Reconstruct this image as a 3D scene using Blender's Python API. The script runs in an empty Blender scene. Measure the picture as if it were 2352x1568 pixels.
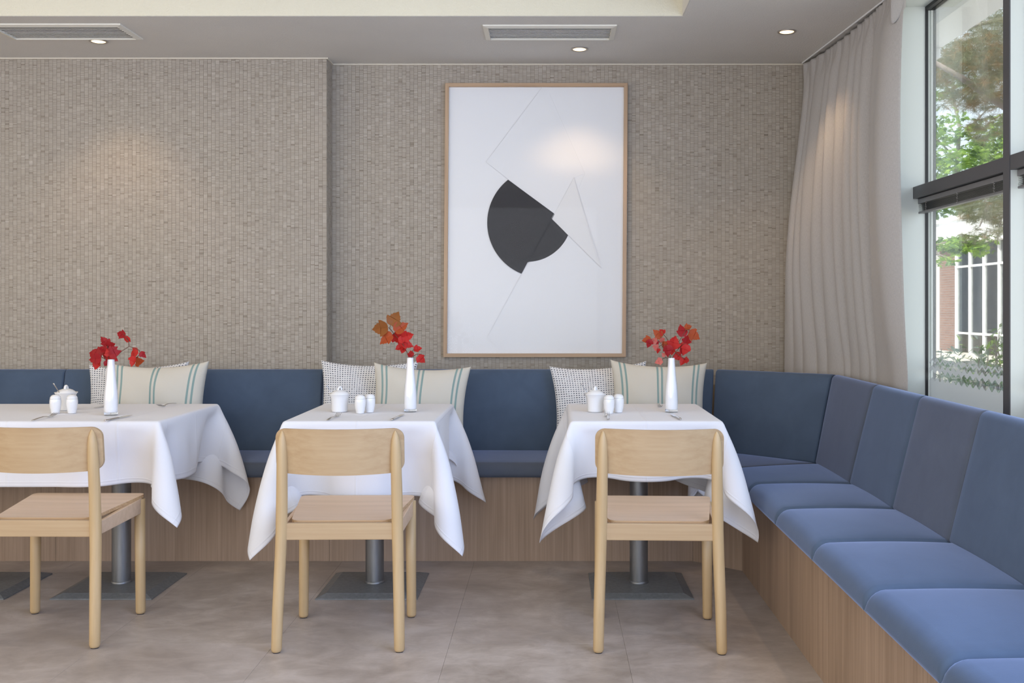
import bpy, math, random
import numpy as np
from mathutils import Vector, Matrix, Euler

sc = bpy.context.scene
COL = sc.collection
random.seed(7)
RNG = np.random.default_rng(11)
PI = math.pi

# ------------------------------------------------------------------ camera, world, sun, large lights, exposure
F = 2400.0                       # focal length in pixels of the 2352 wide frame
CAMZ = 1.205
cam_d = bpy.data.cameras.new('camera')
cam = bpy.data.objects.new('camera', cam_d); COL.objects.link(cam)
cam.location = (0, 0, CAMZ); cam.rotation_euler = (PI / 2, 0, 0)
cam_d.sensor_width = 36; cam_d.sensor_fit = 'HORIZONTAL'
cam_d.lens = 36 * F / 2352
cam_d.shift_x = -(1265 - 1176) / 2352
cam_d.shift_y = -(784 - 705) / 2352
cam_d.clip_end = 200
sc.camera = cam

w = bpy.data.worlds.new('world'); sc.world = w; w.use_nodes = True
bg = w.node_tree.nodes['Background']
bg.inputs[0].default_value = (0.78, 0.87, 1.0, 1); bg.inputs[1].default_value = 2.6

def light(name, kind, loc, rot, energy, color, size=None, size_y=None, **kw):
    d = bpy.data.lights.new(name, kind); d.energy = energy; d.color = color
    o = bpy.data.objects.new(name, d); COL.objects.link(o)
    o.location = loc; o.rotation_euler = rot
    if kind == 'AREA':
        d.shape = 'RECTANGLE'; d.size = size; d.size_y = size_y
    for k, v in kw.items(): setattr(d, k, v)
    return o

light('sun', 'SUN', (0, 0, 20), Vector((0.62, 0.45, -0.75)).to_track_quat('-Z', 'Y').to_euler(), 13.0, (1, .95, .86), angle=.009)
# unseen area lights added as fill; daylight from behind and nearer bays is assumed
light('rear_window_daylight', 'AREA', (-2.4, -2.25, 1.55), (PI / 2, 0, 0), 175, (.86, .91, 1.0), 6.0, 1.9)  # added fill hung before the solid rear wall; no window is there
light('left_window_daylight', 'AREA', (-5.9, 1.4, 1.55), (0, -PI / 2, 0), 58, (1, .88, .73), 1.9, 4.0)  # added fill that brightens the left wall; no window is there
light('side_window_daylight', 'AREA', (1.56, 0.55, 1.60), (0, PI / 2, 0), 165, (.40, .58, 1.0), 1.7, 4.2)  # added light for assumed nearer window bays; the wall behind it is solid
light('ceiling_recess_light', 'AREA', (-1.5, 2.9, 2.735), (0, 0, 0), 15, (1, .90, .76), 3.2, 3.2)  # added overhead fill under the recess ceiling, not a real fitting

light('downlight_beam_out_of_view', 'SPOT', (1.143, 2.62, 2.52), (0, 0, 0), 16, (1, .70, .42), spot_size=math.radians(96), spot_blend=.7, shadow_soft_size=.03)  # assumed downlight above the side bench, unseen; only its beam, no fitting

sc.view_settings.view_transform = 'Standard'
sc.view_settings.look = 'None'
sc.view_settings.gamma = 1
sc.view_settings.use_curve_mapping = False
sc.view_settings.exposure = -0.02

# ------------------------------------------------------------------ materials
def mat(name, color=(.8, .8, .8), rough=.5, metal=0.0, spec=.5, sheen=0, sheen_tint=(1, 1, 1), coat=0, emit=None, emit_s=0, trans=0):
    m = bpy.data.materials.new(name); m.use_nodes = True
    b = m.node_tree.nodes['Principled BSDF']
    b.inputs['Base Color'].default_value = (*color, 1)
    b.inputs['Roughness'].default_value = rough
    b.inputs['Metallic'].default_value = metal
    b.inputs['Specular IOR Level'].default_value = spec
    if sheen:
        b.inputs['Sheen Weight'].default_value = sheen
        b.inputs['Sheen Tint'].default_value = (*sheen_tint, 1)
        b.inputs['Sheen Roughness'].default_value = .35
    if coat: b.inputs['Coat Weight'].default_value = coat
    if emit:
        b.inputs['Emission Color'].default_value = (*emit, 1)
        b.inputs['Emission Strength'].default_value = emit_s
    return m

class NT:
    def __init__(s, m): s.t = m.node_tree; s.b = s.t.nodes['Principled BSDF']
    def n(s, typ, **kw):
        x = s.t.nodes.new(typ)
        for k, v in kw.items(): setattr(x, k, v)
        return x
    def l(s, a, b): s.t.links.new(a, b)
    def coords(s, kind='Object', scale=(1, 1, 1), rot=(0, 0, 0)):
        c = s.n('ShaderNodeTexCoord'); mp = s.n('ShaderNodeMapping')
        mp.inputs['Scale'].default_value = scale; mp.inputs['Rotation'].default_value = rot
        s.l(c.outputs[kind], mp.inputs[0]); return mp.outputs[0]
    def noise(s, vec, scale=5, detail=3, rough=.5, dist=0):
        x = s.n('ShaderNodeTexNoise'); x.inputs['Scale'].default_value = scale
        x.inputs['Detail'].default_value = detail; x.inputs['Roughness'].default_value = rough
        x.inputs['Distortion'].default_value = dist
        if vec is not None: s.l(vec, x.inputs['Vector'])
        return x.outputs['Fac']
    def ramp(s, fac, stops):
        r = s.n('ShaderNodeValToRGB'); e = r.color_ramp.elements
        while len(e) < len(stops): e.new(.5)
        for q, (p, c) in zip(e, stops): q.position = p; q.color = (*c, 1)
        s.l(fac, r.inputs[0]); return r.outputs[0]
    def math(s, op, a, b=None):
        x = s.n('ShaderNodeMath', operation=op)
        for i, v in enumerate((a, b)):
            if v is None: continue
            if isinstance(v, (int, float)): x.inputs[i].default_value = v
            else: s.l(v, x.inputs[i])
        return x.outputs[0]
    def mix(s, fac, a, b, blend='MIX'):
        x = s.n('ShaderNodeMix', data_type='RGBA', blend_type=blend)
        for sock, v in ((x.inputs[0], fac), (x.inputs[6], a), (x.inputs[7], b)):
            if isinstance(v, (int, float)): sock.default_value = v
            elif isinstance(v, tuple): sock.default_value = (*v, 1)
            else: s.l(v, sock)
        return x.outputs[2]
    def bump(s, h, strength=.3, dist=.01):
        x = s.n('ShaderNodeBump'); x.inputs['Strength'].default_value = strength
        x.inputs['Distance'].default_value = dist; s.l(h, x.inputs['Height'])
        s.l(x.outputs[0], s.b.inputs['Normal'])
    def base(s, c): s.l(c, s.b.inputs['Base Color'])

def wood(name, c1, c2, c3, axis='X', scale=1.0, rough=.45, fine=1.0):
    m = mat(name, c2, rough); t = NT(m)
    k = 60 * scale
    st = {'X': (1.6, k, k), 'Y': (k, 1.6, k), 'Z': (k, k, 1.6)}[axis]
    a = t.noise(t.coords('Object', st), 1, 4, .6, .15)
    st2 = tuple(v * .12 if v > 5 else v * .6 for v in st)
    b_ = t.noise(t.coords('Object', st2), 1, 2, .5, .6)
    f = t.math('ADD', t.math('MULTIPLY', a, .62 * fine), t.math('MULTIPLY', b_, 1 - .62 * fine))
    t.base(t.ramp(f, [(.30, c1), (.50, c2), (.70, c3)]))
    t.bump(a, .06, .002)
    return m

M = {}
M['beech_x'] = wood('beech_across', (.43, .28, .145), (.49, .338, .187), (.54, .385, .222), 'X')
M['beech_z'] = wood('beech_upright', (.46, .312, .148), (.525, .363, .186), (.575, .41, .222), 'Z')
M['beech_y'] = wood('beech_seat', (.55, .385, .25), (.63, .45, .305), (.69, .50, .355), 'X', .7)
M['ply_edge'] = wood('plywood_edge', (.30, .16, .08), (.52, .33, .17), (.62, .42, .24), 'X', 3)
M['veneer'] = wood('oak_veneer', (.26, .175, .115), (.36, .25, .172), (.45, .32, .23), 'Z', 1.7, .5)
M['oak_x'] = wood('oak_frame_across', (.36, .22, .12), (.47, .31, .18), (.55, .38, .24), 'X', 2)
M['oak_z'] = wood('oak_frame_upright', (.36, .22, .12), (.47, .31, .18), (.55, .38, .24), 'Z', 2)

def velvet(name, c):
    m = mat(name, c, .8, sheen=.7, sheen_tint=(.50, .62, 1.0), spec=.12); t = NT(m)
    v = t.coords('Object', (1, 1, 1))
    n1 = t.noise(v, 7, 3, .6, .4)
    t.base(t.mix(t.math('MULTIPLY', n1, .9), tuple(x * .78 for x in c), tuple(x * 1.22 for x in c)))
    t.bump(t.noise(v, 420, 2), .10, .002)
    return m
M['velvet'] = velvet('blue_velvet', (.080, .112, .166))
M['velvet_grey'] = velvet('blue_grey_velvet', (.092, .108, .143))

def plaster(name, c, bump=.35):
    m = mat(name, c, .9, spec=.2); t = NT(m)
    v = t.coords('Object')
    t.base(t.mix(t.noise(v, 3, 3), tuple(x * .95 for x in c), tuple(min(1, x * 1.05) for x in c)))
    t.bump(t.noise(v, 130, 3, .6), bump, .01)
    return m
M['ceiling'] = plaster('grey_textured_ceiling', (.77, .735, .675))
M['cream'] = plaster('cream_plaster', (.74, .695, .55))
M['wall_plain'] = plaster('plain_wall', (.60, .55, .48), .1)
M['caulk'] = mat('cream_caulk', (.75, .68, .55), .7)

# wallpaper of small wooden slips: every slip is a piece of geometry with its own tone
m = mat('wood_slip_wallcovering', (.4, .34, .28), .75, spec=.25); t = NT(m)
at = t.n('ShaderNodeAttribute', attribute_name='tone', attribute_type='GEOMETRY')
streak = t.noise(t.coords('Object', (14, 14, 420)), 1, 3, .65)
big = t.noise(t.coords('Object', (3, 3, 3)), 1, 2)
f = t.math('ADD', t.math('MULTIPLY', at.outputs['Fac'], .55), t.math('MULTIPLY', streak, .45))
c = t.ramp(f, [(.14, (.205, .168, .128)), (.34, (.375, .325, .268)), (.58, (.44, .388, .326)), (.85, (.545, .492, .425))])
t.base(t.mix(t.math('MULTIPLY', big, .35), c, (.43, .37, .27)))
t.bump(streak, .25, .003)
M['slips'] = m
M['slip_back'] = mat('wallcovering_backing', (.25, .205, .14), .9)

# floor
m = mat('vinyl_stone', (.3, .26, .23), .42, spec=.35); t = NT(m)
v = t.coords('Object'); oi = t.n('ShaderNodeObjectInfo')
n1 = t.noise(v, 2.6, 5, .62, .5); n2 = t.noise(t.coords('Object', (3, 5, 5), (0, 0, .5)), 2.2, 6, .72, 1.2)
f = t.math('ADD', t.math('MULTIPLY', n1, .6), t.math('MULTIPLY', n2, .4))
c = t.ramp(f, [(.36, (.285, .232, .188)), (.49, (.395, .332, .282)), (.62, (.53, .46, .408))])
t.base(t.mix(t.math('MULTIPLY', oi.outputs['Random'], .22), c, (.55, .475, .45)))
rr = t.math('ADD', t.math('MULTIPLY', n2, .25), .30); t.l(rr, t.b.inputs['Roughness'])
t.bump(n2, .05, .003)
M['floor'] = m
M['joint'] = mat('floor_joint', (.36, .31, .285), .8)

def fabric(name, c, scale=900, bump=.15, trans=0):
    m = mat(name, c, .85, spec=.15, sheen=.15); t = NT(m)
    uv = t.coords('UV', (scale, scale, 1))
    ch = t.n('ShaderNodeTexNoise'); ch.inputs['Scale'].default_value = 1; t.l(uv, ch.inputs['Vector'])
    t.bump(ch.outputs['Fac'], bump, .001)
    return m
m = mat('white_table_linen', (.79, .785, .815), .75, spec=.2, sheen=.1); t = NT(m)
uv = t.n('ShaderNodeTexCoord').outputs['UV']
sx = t.n('ShaderNodeSeparateXYZ'); t.l(uv, sx.inputs[0])
def ridge(co, pos, wd=.004):
    return t.math('MAXIMUM', t.math('SUBTRACT', 1.0, t.math('DIVIDE', t.math('ABSOLUTE', t.math('SUBTRACT', co, pos)), wd)), 0.0)
h = t.math('ADD', ridge(sx.outputs[0], .5), ridge(sx.outputs[1], .5))
for q in (.25, .75): h = t.math('ADD', h, ridge(sx.outputs[1], q)); h = t.math('ADD', h, ridge(sx.outputs[0], q))
for co in (sx.outputs[0], sx.outputs[1]):
    for q in (.014, .986): h = t.math('ADD', h, ridge(co, q, .003))
h = t.math('ADD', h, t.math('MULTIPLY', t.noise(t.coords('UV', (260, 260, 1)), 1, 2), .10))
t.bump(h, .28, .004)
M['linen'] = m

def uvmat(name): 
    m = mat(name, (.8, .8, .8), .9, spec=.1, sheen=.2); t = NT(m)
    s = t.n('ShaderNodeSeparateXYZ'); t.l(t.n('ShaderNodeTexCoord').outputs['UV'], s.inputs[0])
    return m, t, s.outputs[0], s.outputs[1]
# striped cushion: pairs of grey green stripes woven in natural cotton
m, t, u, vv = uvmat('striped_weave')
fac = None
for pos in (.088, .137, .478, .523, .865, .912):
    d = t.math('LESS_THAN', t.math('ABSOLUTE', t.math('SUBTRACT', u, pos)), .0105)
    fac = d if fac is None else t.math('MAXIMUM', fac, d)
wv = t.noise(t.coords('UV', (330, 330, 1)), 1, 2, .7)
nat = t.ramp(wv, [(.3, (.50, .455, .375)), (.55, (.70, .66, .57)), (.75, (.80, .765, .69))])
grn = t.ramp(wv, [(.3, (.17, .265, .245)), (.7, (.36, .47, .44))])
t.base(t.mix(fac, nat, grn)); t.bump(wv, .35, .003); M['striped'] = m
# dotted cushion: white knit with rows of small dark stitches
m, t, u, vv = uvmat('dotted_knit')
NDOT = 36
fu = t.math('FRACT', t.math('MULTIPLY', u, NDOT)); fv = t.math('FRACT', t.math('MULTIPLY', vv, NDOT))
du = t.math('LESS_THAN', t.math('ABSOLUTE', t.math('SUBTRACT', fu, .5)), .27)
dv = t.math('LESS_THAN', t.math('ABSOLUTE', t.math('SUBTRACT', fv, .5)), .20)
dot = t.math('MULTIPLY', du, dv)
cell = t.n('ShaderNodeCombineXYZ')
t.l(t.math('FLOOR', t.math('MULTIPLY', u, NDOT)), cell.inputs[0]); t.l(t.math('FLOOR', t.math('MULTIPLY', vv, NDOT)), cell.inputs[1])
wn = t.n('ShaderNodeTexWhiteNoise', noise_dimensions='2D'); t.l(cell.outputs[0], wn.inputs['Vector'])
dc = t.ramp(wn.outputs['Value'], [(0, (.035, .04, .06)), (.5, (.10, .12, .16)), (1, (.30, .33, .36))])
t.base(t.mix(dot, (.80, .79, .79), dc))
t.bump(t.math('SUBTRACT', t.noise(t.coords('UV', (150, 150, 1)), 1, 2), t.math('MULTIPLY', dot, .8)), .5, .004)
M['dotted'] = m

m = mat('curtain_linen', (.50, .465, .435), .9, spec=.1, sheen=.2); t = NT(m)
w1 = t.noise(t.coords('UV', (900, 60, 1)), 1, 2, .6); w2 = t.noise(t.coords('UV', (60, 1400, 1)), 1, 2, .6)
f = t.math('MULTIPLY', t.math('ADD', w1, w2), .5)
t.base(t.ramp(f, [(.32, (.40, .375, .355)), (.5, (.505, .475, .452)), (.68, (.60, .57, .545))])); t.bump(f, .2, .002)
tr = t.n('ShaderNodeBsdfTranslucent'); tr.inputs[0].default_value = (.55, .47, .38, 1)
mx = t.n('ShaderNodeMixShader'); mx.inputs[0].default_value = .12
t.l(t.b.outputs[0], mx.inputs[1]); t.l(tr.outputs[0], mx.inputs[2])
t.l(mx.outputs[0], t.t.nodes['Material Output'].inputs[0])
M['curtain'] = m

def thin_glass(name, tint=(1, 1, 1), refl=.08):
    m = bpy.data.materials.new(name); m.use_nodes = True; t_ = m.node_tree; t_.nodes.clear()
    o = t_.nodes.new('ShaderNodeOutputMaterial'); a = t_.nodes.new('ShaderNodeBsdfTransparent'); b = t_.nodes.new('ShaderNodeBsdfGlossy')
    a.inputs[0].default_value = (*tint, 1); b.inputs['Roughness'].default_value = .02
    lw = t_.nodes.new('ShaderNodeLayerWeight'); lw.inputs[0].default_value = .12
    mx = t_.nodes.new('ShaderNodeMixShader'); mr = t_.nodes.new('ShaderNodeMath'); mr.operation = 'MULTIPLY'; mr.inputs[1].default_value = refl / .08
    t_.links.new(lw.outputs['Fresnel'], mr.inputs[0]); t_.links.new(mr.outputs[0], mx.inputs[0])
    t_.links.new(a.outputs[0], mx.inputs[1]); t_.links.new(b.outputs[0], mx.inputs[2]); t_.links.new(mx.outputs[0], o.inputs[0])
    return m
M['glass'] = thin_glass('window_glass', (.97, .99, .98), .05)
M['art_glass'] = thin_glass('picture_glass', (.99, .99, .99), .06)
M['far_glass'] = thin_glass('far_window_glass', (.72, .75, .76), .24)

M['steel'] = mat('cutlery_steel', (.62, .60, .58), .16, 1.0)
m = mat('brushed_grey_metal', (.30, .305, .31), .42, .85); t = NT(m)
n1 = t.noise(t.coords('Object', (30, 30, 4)), 1, 4, .6); t.base(t.ramp(n1, [(.3, (.20, .205, .21)), (.7, (.33, .335, .34))]))
t.l(t.math('ADD', t.math('MULTIPLY', n1, .3), .3), t.b.inputs['Roughness']); M['column'] = m
m = mat('dark_cast_iron', (.10, .105, .108), .5, .15); t = NT(m)
n1 = t.noise(t.coords('Object'), 60, 4, .7); t.base(t.ramp(n1, [(.3, (.155, .16, .16)), (.7, (.225, .23, .23))])); t.bump(n1, .15, .002); M['iron'] = m
M['porcelain'] = mat('white_porcelain', (.83, .82, .81), .12, coat=.3)
M['vase_white'] = mat('white_cased_glass', (.84, .84, .86), .06, coat=.6)
M['glide'] = mat('dark_glide', (.05, .04, .035), .7)
M['paper'] = mat('white_paper', (.88, .87, .855), .8, spec=.2)
M['paper_a'] = mat('white_paper_sheet', (.87, .86, .845), .8, spec=.2)
M['paper_b'] = mat('warm_white_paper', (.86, .84, .81), .8, spec=.2)
M['charcoal'] = mat('charcoal_paper', (.055, .053, .055), .75, spec=.2)
M['vent'] = mat('cream_enamel', (.84, .80, .69), .4)
M['vent_dark'] = mat('duct_dark', (.04, .04, .045), .8)
M['slat_vent'] = mat('cream_louvre', (.84, .80, .70), .4)
M['ring'] = mat('satin_ring', (.55, .50, .45), .3, .8)
M['lamp'] = mat('warm_lamp', (1, .9, .7), .5, emit=(1, .70, .38), emit_s=2.4)
M['pier'] = mat('pale_frame_paint', (.62, .655, .63), .4)
M['anthracite'] = mat('anthracite_frame', (.075, .074, .078), .4)
M['gasket'] = mat('black_gasket', (.012, .012, .014), .5)
M['rail_grey'] = mat('grey_headrail', (.16, .16, .165), .35)
M['slat_dark'] = mat('dark_slat', (.03, .03, .034), .3)
M['cord'] = mat('grey_cord', (.28, .27, .26), .8)
M['white_out'] = mat('white_outdoor_paint', (.85, .85, .85), .6)
m = mat('frosted_film', (.45, .46, .47), .9, spec=.1); t = NT(m)
tr = t.n('ShaderNodeBsdfTranslucent'); tr.inputs[0].default_value = (.36, .37, .38, 1)
mx = t.n('ShaderNodeMixShader'); mx.inputs[0].default_value = .45
t.l(t.b.outputs[0], mx.inputs[1]); t.l(tr.outputs[0], mx.inputs[2]); t.l(mx.outputs[0], t.t.nodes['Material Output'].inputs[0])
M['film'] = m

def leafmat(name, c1, c2, trans=.3):
    m = mat(name, c1, .5, spec=.3); t = NT(m)
    n1 = t.noise(t.coords('Object'), 45, 3)
    col = t.ramp(n1, [(.35, c1), (.65, c2)])
    t.base(col)
    tr = t.n('ShaderNodeBsdfTranslucent'); t.l(col, tr.inputs[0])
    mx = t.n('ShaderNodeMixShader'); mx.inputs[0].default_value = trans
    t.l(t.b.outputs[0], mx.inputs[1]); t.l(tr.outputs[0], mx.inputs[2])
    t.l(mx.outputs[0], t.t.nodes['Material Output'].inputs[0])
    return m
M['leaf_red'] = leafmat('leaf_red', (.50, .018, .022), (.66, .045, .03))
M['leaf_dark'] = leafmat('leaf_dark_red', (.30, .010, .018), (.44, .022, .022))
M['leaf_orange'] = leafmat('leaf_orange', (.50, .060, .022), (.42, .11, .028))
M['leaf_olive'] = leafmat('leaf_olive', (.36, .095, .025), (.27, .125, .03))
M['leaf_pink'] = leafmat('leaf_pink', (.62, .14, .12), (.70, .22, .17))
M['twig'] = mat('brown_twig', (.13, .055, .035), .7)
M['leaf_green'] = leafmat('leaf_green', (.16, .32, .07), (.42, .56, .13), .55)
M['leaf_green_dark'] = leafmat('leaf_deep_green', (.06, .13, .045), (.17, .28, .09), .4)
M['needle_brown'] = leafmat('needle_brown', (.30, .21, .11), (.42, .30, .16), .5)
M['needle_green'] = leafmat('needle_green', (.17, .19, .12), (.32, .32, .20), .5)
M['bark'] = mat('grey_bark', (.24, .20, .18), .9)
M['leaf_grey'] = leafmat('leaf_grey_green', (.22, .28, .22), (.42, .48, .40), .35)
M['terrace'] = plaster('terrace_paving', (.55, .50, .44), .1)
M['mustard'] = mat('mustard_curtain', (.58, .42, .13), .9)
M['far_grey'] = mat('far_interior_grey', (.62, .63, .63), .9)
M['far_dark'] = mat('far_interior_dark', (.20, .21, .215), .9)
m = mat('far_brickwork', (.4, .16, .1), .9); t = NT(m)
bt = t.n('ShaderNodeTexBrick'); bt.inputs['Color1'].default_value = (.15, .055, .033, 1); bt.inputs['Color2'].default_value = (.20, .09, .058, 1)
bt.inputs['Mortar'].default_value = (.17, .145, .125, 1); bt.inputs['Scale'].default_value = 1; bt.inputs['Brick Width'].default_value = .22
bt.inputs['Row Height'].default_value = .073; bt.inputs['Mortar Size'].default_value = .010
t.l(t.coords('Object', (1, 1, 1), (0, PI / 2, PI / 2)), bt.inputs['Vector']); t.base(bt.outputs[0]); M['brick'] = m
M['wicker'] = mat('pale_woven_resin', (.50, .47, .42), .7)

# ------------------------------------------------------------------ geometry helpers
def acc_loc(p):
    v = Vector((0, 0, 0))
    while p is not None: v += p.location; p = p.parent
    return v

class MB:
    def __init__(s): s.v = []; s.f = []; s.mi = []; s.uv = {}
    def add(s, vs, fs, mi=0):
        o = len(s.v); s.v += [tuple(p) for p in vs]; s.f += [tuple(i + o for i in f) for f in fs]; s.mi += [mi] * len(fs)
        return o
    def box(s, x0, x1, y0, y1, z0, z1, mi=0):
        s.add([(x0, y0, z0), (x1, y0, z0), (x1, y1, z0), (x0, y1, z0), (x0, y0, z1), (x1, y0, z1), (x1, y1, z1), (x0, y1, z1)],
              [(0, 3, 2, 1), (4, 5, 6, 7), (0, 1, 5, 4), (1, 2, 6, 5), (2, 3, 7, 6), (3, 0, 4, 7)], mi)
        return s
    def tube(s, pts, rad, n=12, caps=True, flat=None):
        pts = [Vector(p) for p in pts]; rings = []
        for i, p in enumerate(pts):
            d = (pts[min(i + 1, len(pts) - 1)] - pts[max(i - 1, 0)]).normalized()
            a = d.cross(Vector((0, 1, 0)));
            if a.length < 1e-3: a = d.cross(Vector((1, 0, 0)))
            a.normalize(); b = d.cross(a).normalized()
            r = rad[i] if isinstance(rad, (list, tuple)) else rad
            ra, rb = r if isinstance(r, tuple) else (r, r)
            rings.append([p + a * ra * math.cos(2 * PI * k / n) + b * rb * math.sin(2 * PI * k / n) for k in range(n)])
        vs = [q for r in rings for q in r]; fs = []
        for i in range(len(pts) - 1):
            for k in range(n):
                fs.append((i * n + k, i * n + (k + 1) % n, (i + 1) * n + (k + 1) % n, (i + 1) * n + k))
        if caps: fs += [tuple(range(n - 1, -1, -1)), tuple((len(pts) - 1) * n + k for k in range(n))]
        s.add(vs, fs); return s
    def lathe(s, prof, n=28, c=(0, 0, 0)):
        vs = []; fs = []
        for r, z in prof:
            for k in range(n):
                a = 2 * PI * k / n; vs.append((c[0] + r * math.cos(a), c[1] + r * math.sin(a), c[2] + z))
        for i in range(len(prof) - 1):
            for k in range(n):
                fs.append((i * n + k, i * n + (k + 1) % n, (i + 1) * n + (k + 1) % n, (i + 1) * n + k))
        fs += [tuple(range(n - 1, -1, -1)), tuple((len(prof) - 1) * n + k for k in range(n))]
        s.add(vs, fs); return s
    def grid(s, P, closed_u=False):
        nv, nu = len(P), len(P[0]); vs = [p for r in P for p in r]; fs = []
        for j in range(nv - 1):
            for i in range(nu - 1 + (1 if closed_u else 0)):
                fs.append((j * nu + i, j * nu + (i + 1) % nu, (j + 1) * nu + (i + 1) % nu, (j + 1) * nu + i))
        s.add(vs, fs); return s
    def poly_prism(s, pts, off):
        n = len(pts); off = Vector(off); a = [Vector(p) for p in pts]
        s.add(a + [p + off for p in a], [tuple(range(n)), tuple(range(2 * n - 1, n - 1, -1))] +
              [((i + 1) % n, i, n + i, n + (i + 1) % n) for i in range(n)]); return s
    def build(s, name, m, parent=None, world=False, smooth=False, bevel=0, seg=2, uv=None, recalc=True):
        vs = s.v
        if parent is not None and world:
            o = acc_loc(parent); vs = [(p[0] - o.x, p[1] - o.y, p[2] - o.z) for p in vs]
        me = bpy.data.meshes.new(name); me.from_pydata(vs, [], s.f)
        ms = m if isinstance(m, (list, tuple)) else [m]
        for q in ms: me.materials.append(q)
        if len(ms) > 1: me.polygons.foreach_set('material_index', s.mi)
        if uv is not None:
            l = me.uv_layers.new(name='uv'); idx = np.empty(len(me.loops), np.int32); me.loops.foreach_get('vertex_index', idx)
            l.data.foreach_set('uv', np.asarray(uv, np.float32)[idx].ravel())
        if recalc:
            import bmesh
            b = bmesh.new(); b.from_mesh(me); bmesh.ops.recalc_face_normals(b, faces=b.faces); b.to_mesh(me); b.free()
        if smooth: me.shade_smooth()
        me.update()
        ob = bpy.data.objects.new(name, me); COL.objects.link(ob)
        if parent is not None: ob.parent = parent
        if bevel:
            md = ob.modifiers.new('bevel', 'BEVEL'); md.width = bevel; md.segments = seg; md.limit_method = 'ANGLE'
        if smooth == 'auto':
            me.set_sharp_from_angle(angle=math.radians(40))
        return ob

def tag(o, label=None, cat=None, group=None, kind=None):
    if label: o['label'] = label
    if cat: o['category'] = cat
    if group: o['group'] = group
    if kind: o['kind'] = kind
    return o
def thing(name, label, cat, loc=(0, 0, 0), rz=0, group=None):
    o = bpy.data.objects.new(name, None); COL.objects.link(o); o.empty_display_size = .05
    o.location = loc; o.rotation_euler = (0, 0, rz)
    return tag(o, label, cat, group)
def struct(o): o['kind'] = 'structure'; return o
def dup(root, loc, rz=0, label=None):
    r = root.copy(); COL.objects.link(r); r.location = loc; r.rotation_euler = (0, 0, rz)
    if label: r['label'] = label
    for ch in list(root.children):
        c = ch.copy(); COL.objects.link(c); c.parent = r
        for g in list(ch.children):
            d = g.copy(); COL.objects.link(d); d.parent = c
    return r
def PX(x, y, Y):      # a photo pixel at depth Y as a world point
    return Vector(((x - 1265) / F * Y, Y, CAMZ + (705 - y) / F * Y))

def pad(q, n, thick, r, puff=.006, nu=22, nv=14, back=True):
    """upholstered pad: q = 4 corners of its base (A,B,C,D), n = outward normal, r = edge radii for AB, BC, CD, DA"""
    A, B, C_, D = [Vector(p) for p in q]; n = Vector(n).normalized()
    lu = ((B - A).length + (C_ - D).length) / 2; lv = ((D - A).length + (C_ - B).length) / 2
    def params(length, r0, r1, cnt):
        s = [0]
        for r_ in (r0,): s += [r_ / length * (1 - math.cos(a * PI / 12)) for a in range(1, 7)]
        m_ = [r0 / length + (1 - (r0 + r1) / length) * k / cnt for k in range(1, cnt)]
        e = [1 - r1 / length * (1 - math.cos(a * PI / 12)) for a in range(6, 0, -1)] + [1]
        return s + m_ + e
    U = params(lu, r[3], r[1], nu - 8); V = params(lv, r[0], r[2], nv - 6)
    def drop(d, rr):
        if d >= rr: return 0
        return rr - math.sqrt(max(0, rr * rr - (rr - d) ** 2))
    rows = []
    for v_ in V:
        row = []
        for u_ in U:
            p = A * (1 - u_) * (1 - v_) + B * u_ * (1 - v_) + C_ * u_ * v_ + D * (1 - u_) * v_
            dr = max(drop(v_ * lv, r[0]), drop((1 - v_) * lv, r[2])) + max(drop(u_ * lu, r[3]), drop((1 - u_) * lu, r[1]))
            h = thick - min(dr, thick * .96) + puff * (math.sin(PI * u_) * math.sin(PI * v_)) ** .6
            row.append(p + n * h)
        rows.append(row)
    b = MB(); b.grid(rows); nu_, nv_ = len(U), len(V)
    rim = [(0, i) for i in range(nu_)] + [(j, nu_ - 1) for j in range(1, nv_)] + [(nv_ - 1, i) for i in range(nu_ - 2, -1, -1)] + [(j, 0) for j in range(nv_ - 2, 0, -1)]
    lo = []
    for (j, i) in rim:
        u_, v_ = U[i], V[j]
        lo.append(A * (1 - u_) * (1 - v_) + B * u_ * (1 - v_) + C_ * u_ * v_ + D * (1 - u_) * v_)
    o = len(b.v); b.v += [tuple(p) for p in lo]; k = len(rim)
    for a in range(k):
        c2 = (a + 1) % k
        b.f.append((rim[a][0] * nu_ + rim[a][1], o + a, o + c2, rim[c2][0] * nu_ + rim[c2][1])); b.mi.append(0)
    b.f.append(tuple(o + a for a in range(k))); b.mi.append(0)
    return b

# ------------------------------------------------------------------ room shell
CEIL = 2.54; YL = 5.60; YR = 5.74; XCOL = -1.2015
fl = struct(MB().box(-6, 1.66, -2.6, 5.9, -.10, -.004).build('floor', M['joint']))
tw, tl = .626, 1.25
cols = range(-9, 4)
for i in cols:
    x0 = -.362 + tw * i + .0003; x1 = x0 + tw - .0006
    if x0 > 1.5: continue
    y0 = 3.741 - tl * 5 + (0 if i % 2 == 0 else -.52)
    while y0 < 5.8:
        if y0 + tl > -2.4:
            MB().box(x0, min(x1, 1.64), max(y0 + .0003, -2.55), min(y0 + tl - .0003, 5.85), -.004, 0).build('tile', M['floor'], fl, bevel=.0003, seg=1)
        y0 += tl
# ceiling: flat band along the wall and window, recess over the room
RX, RY = .608, 4.80
struct(MB().box(-6, 1.66, RY, 5.9, CEIL, CEIL + .3).box(RX, 1.66, -2.6, RY, CEIL, CEIL + .3).build('ceiling', M['ceiling']))
struct(MB().box(-6, RX + .0, -2.6, RY, 2.75, 2.9).build('ceiling_recess', M['cream']))
struct(MB().box(-6, RX, RY - .004, RY - .0005, CEIL + .001, 2.75).build('trim_1', M['cream']))
struct(MB().box(RX - .004, RX - .0005, -2.6, RY - .005, CEIL + .001, 2.75).build('trim_2', M['ceiling']))
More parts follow.
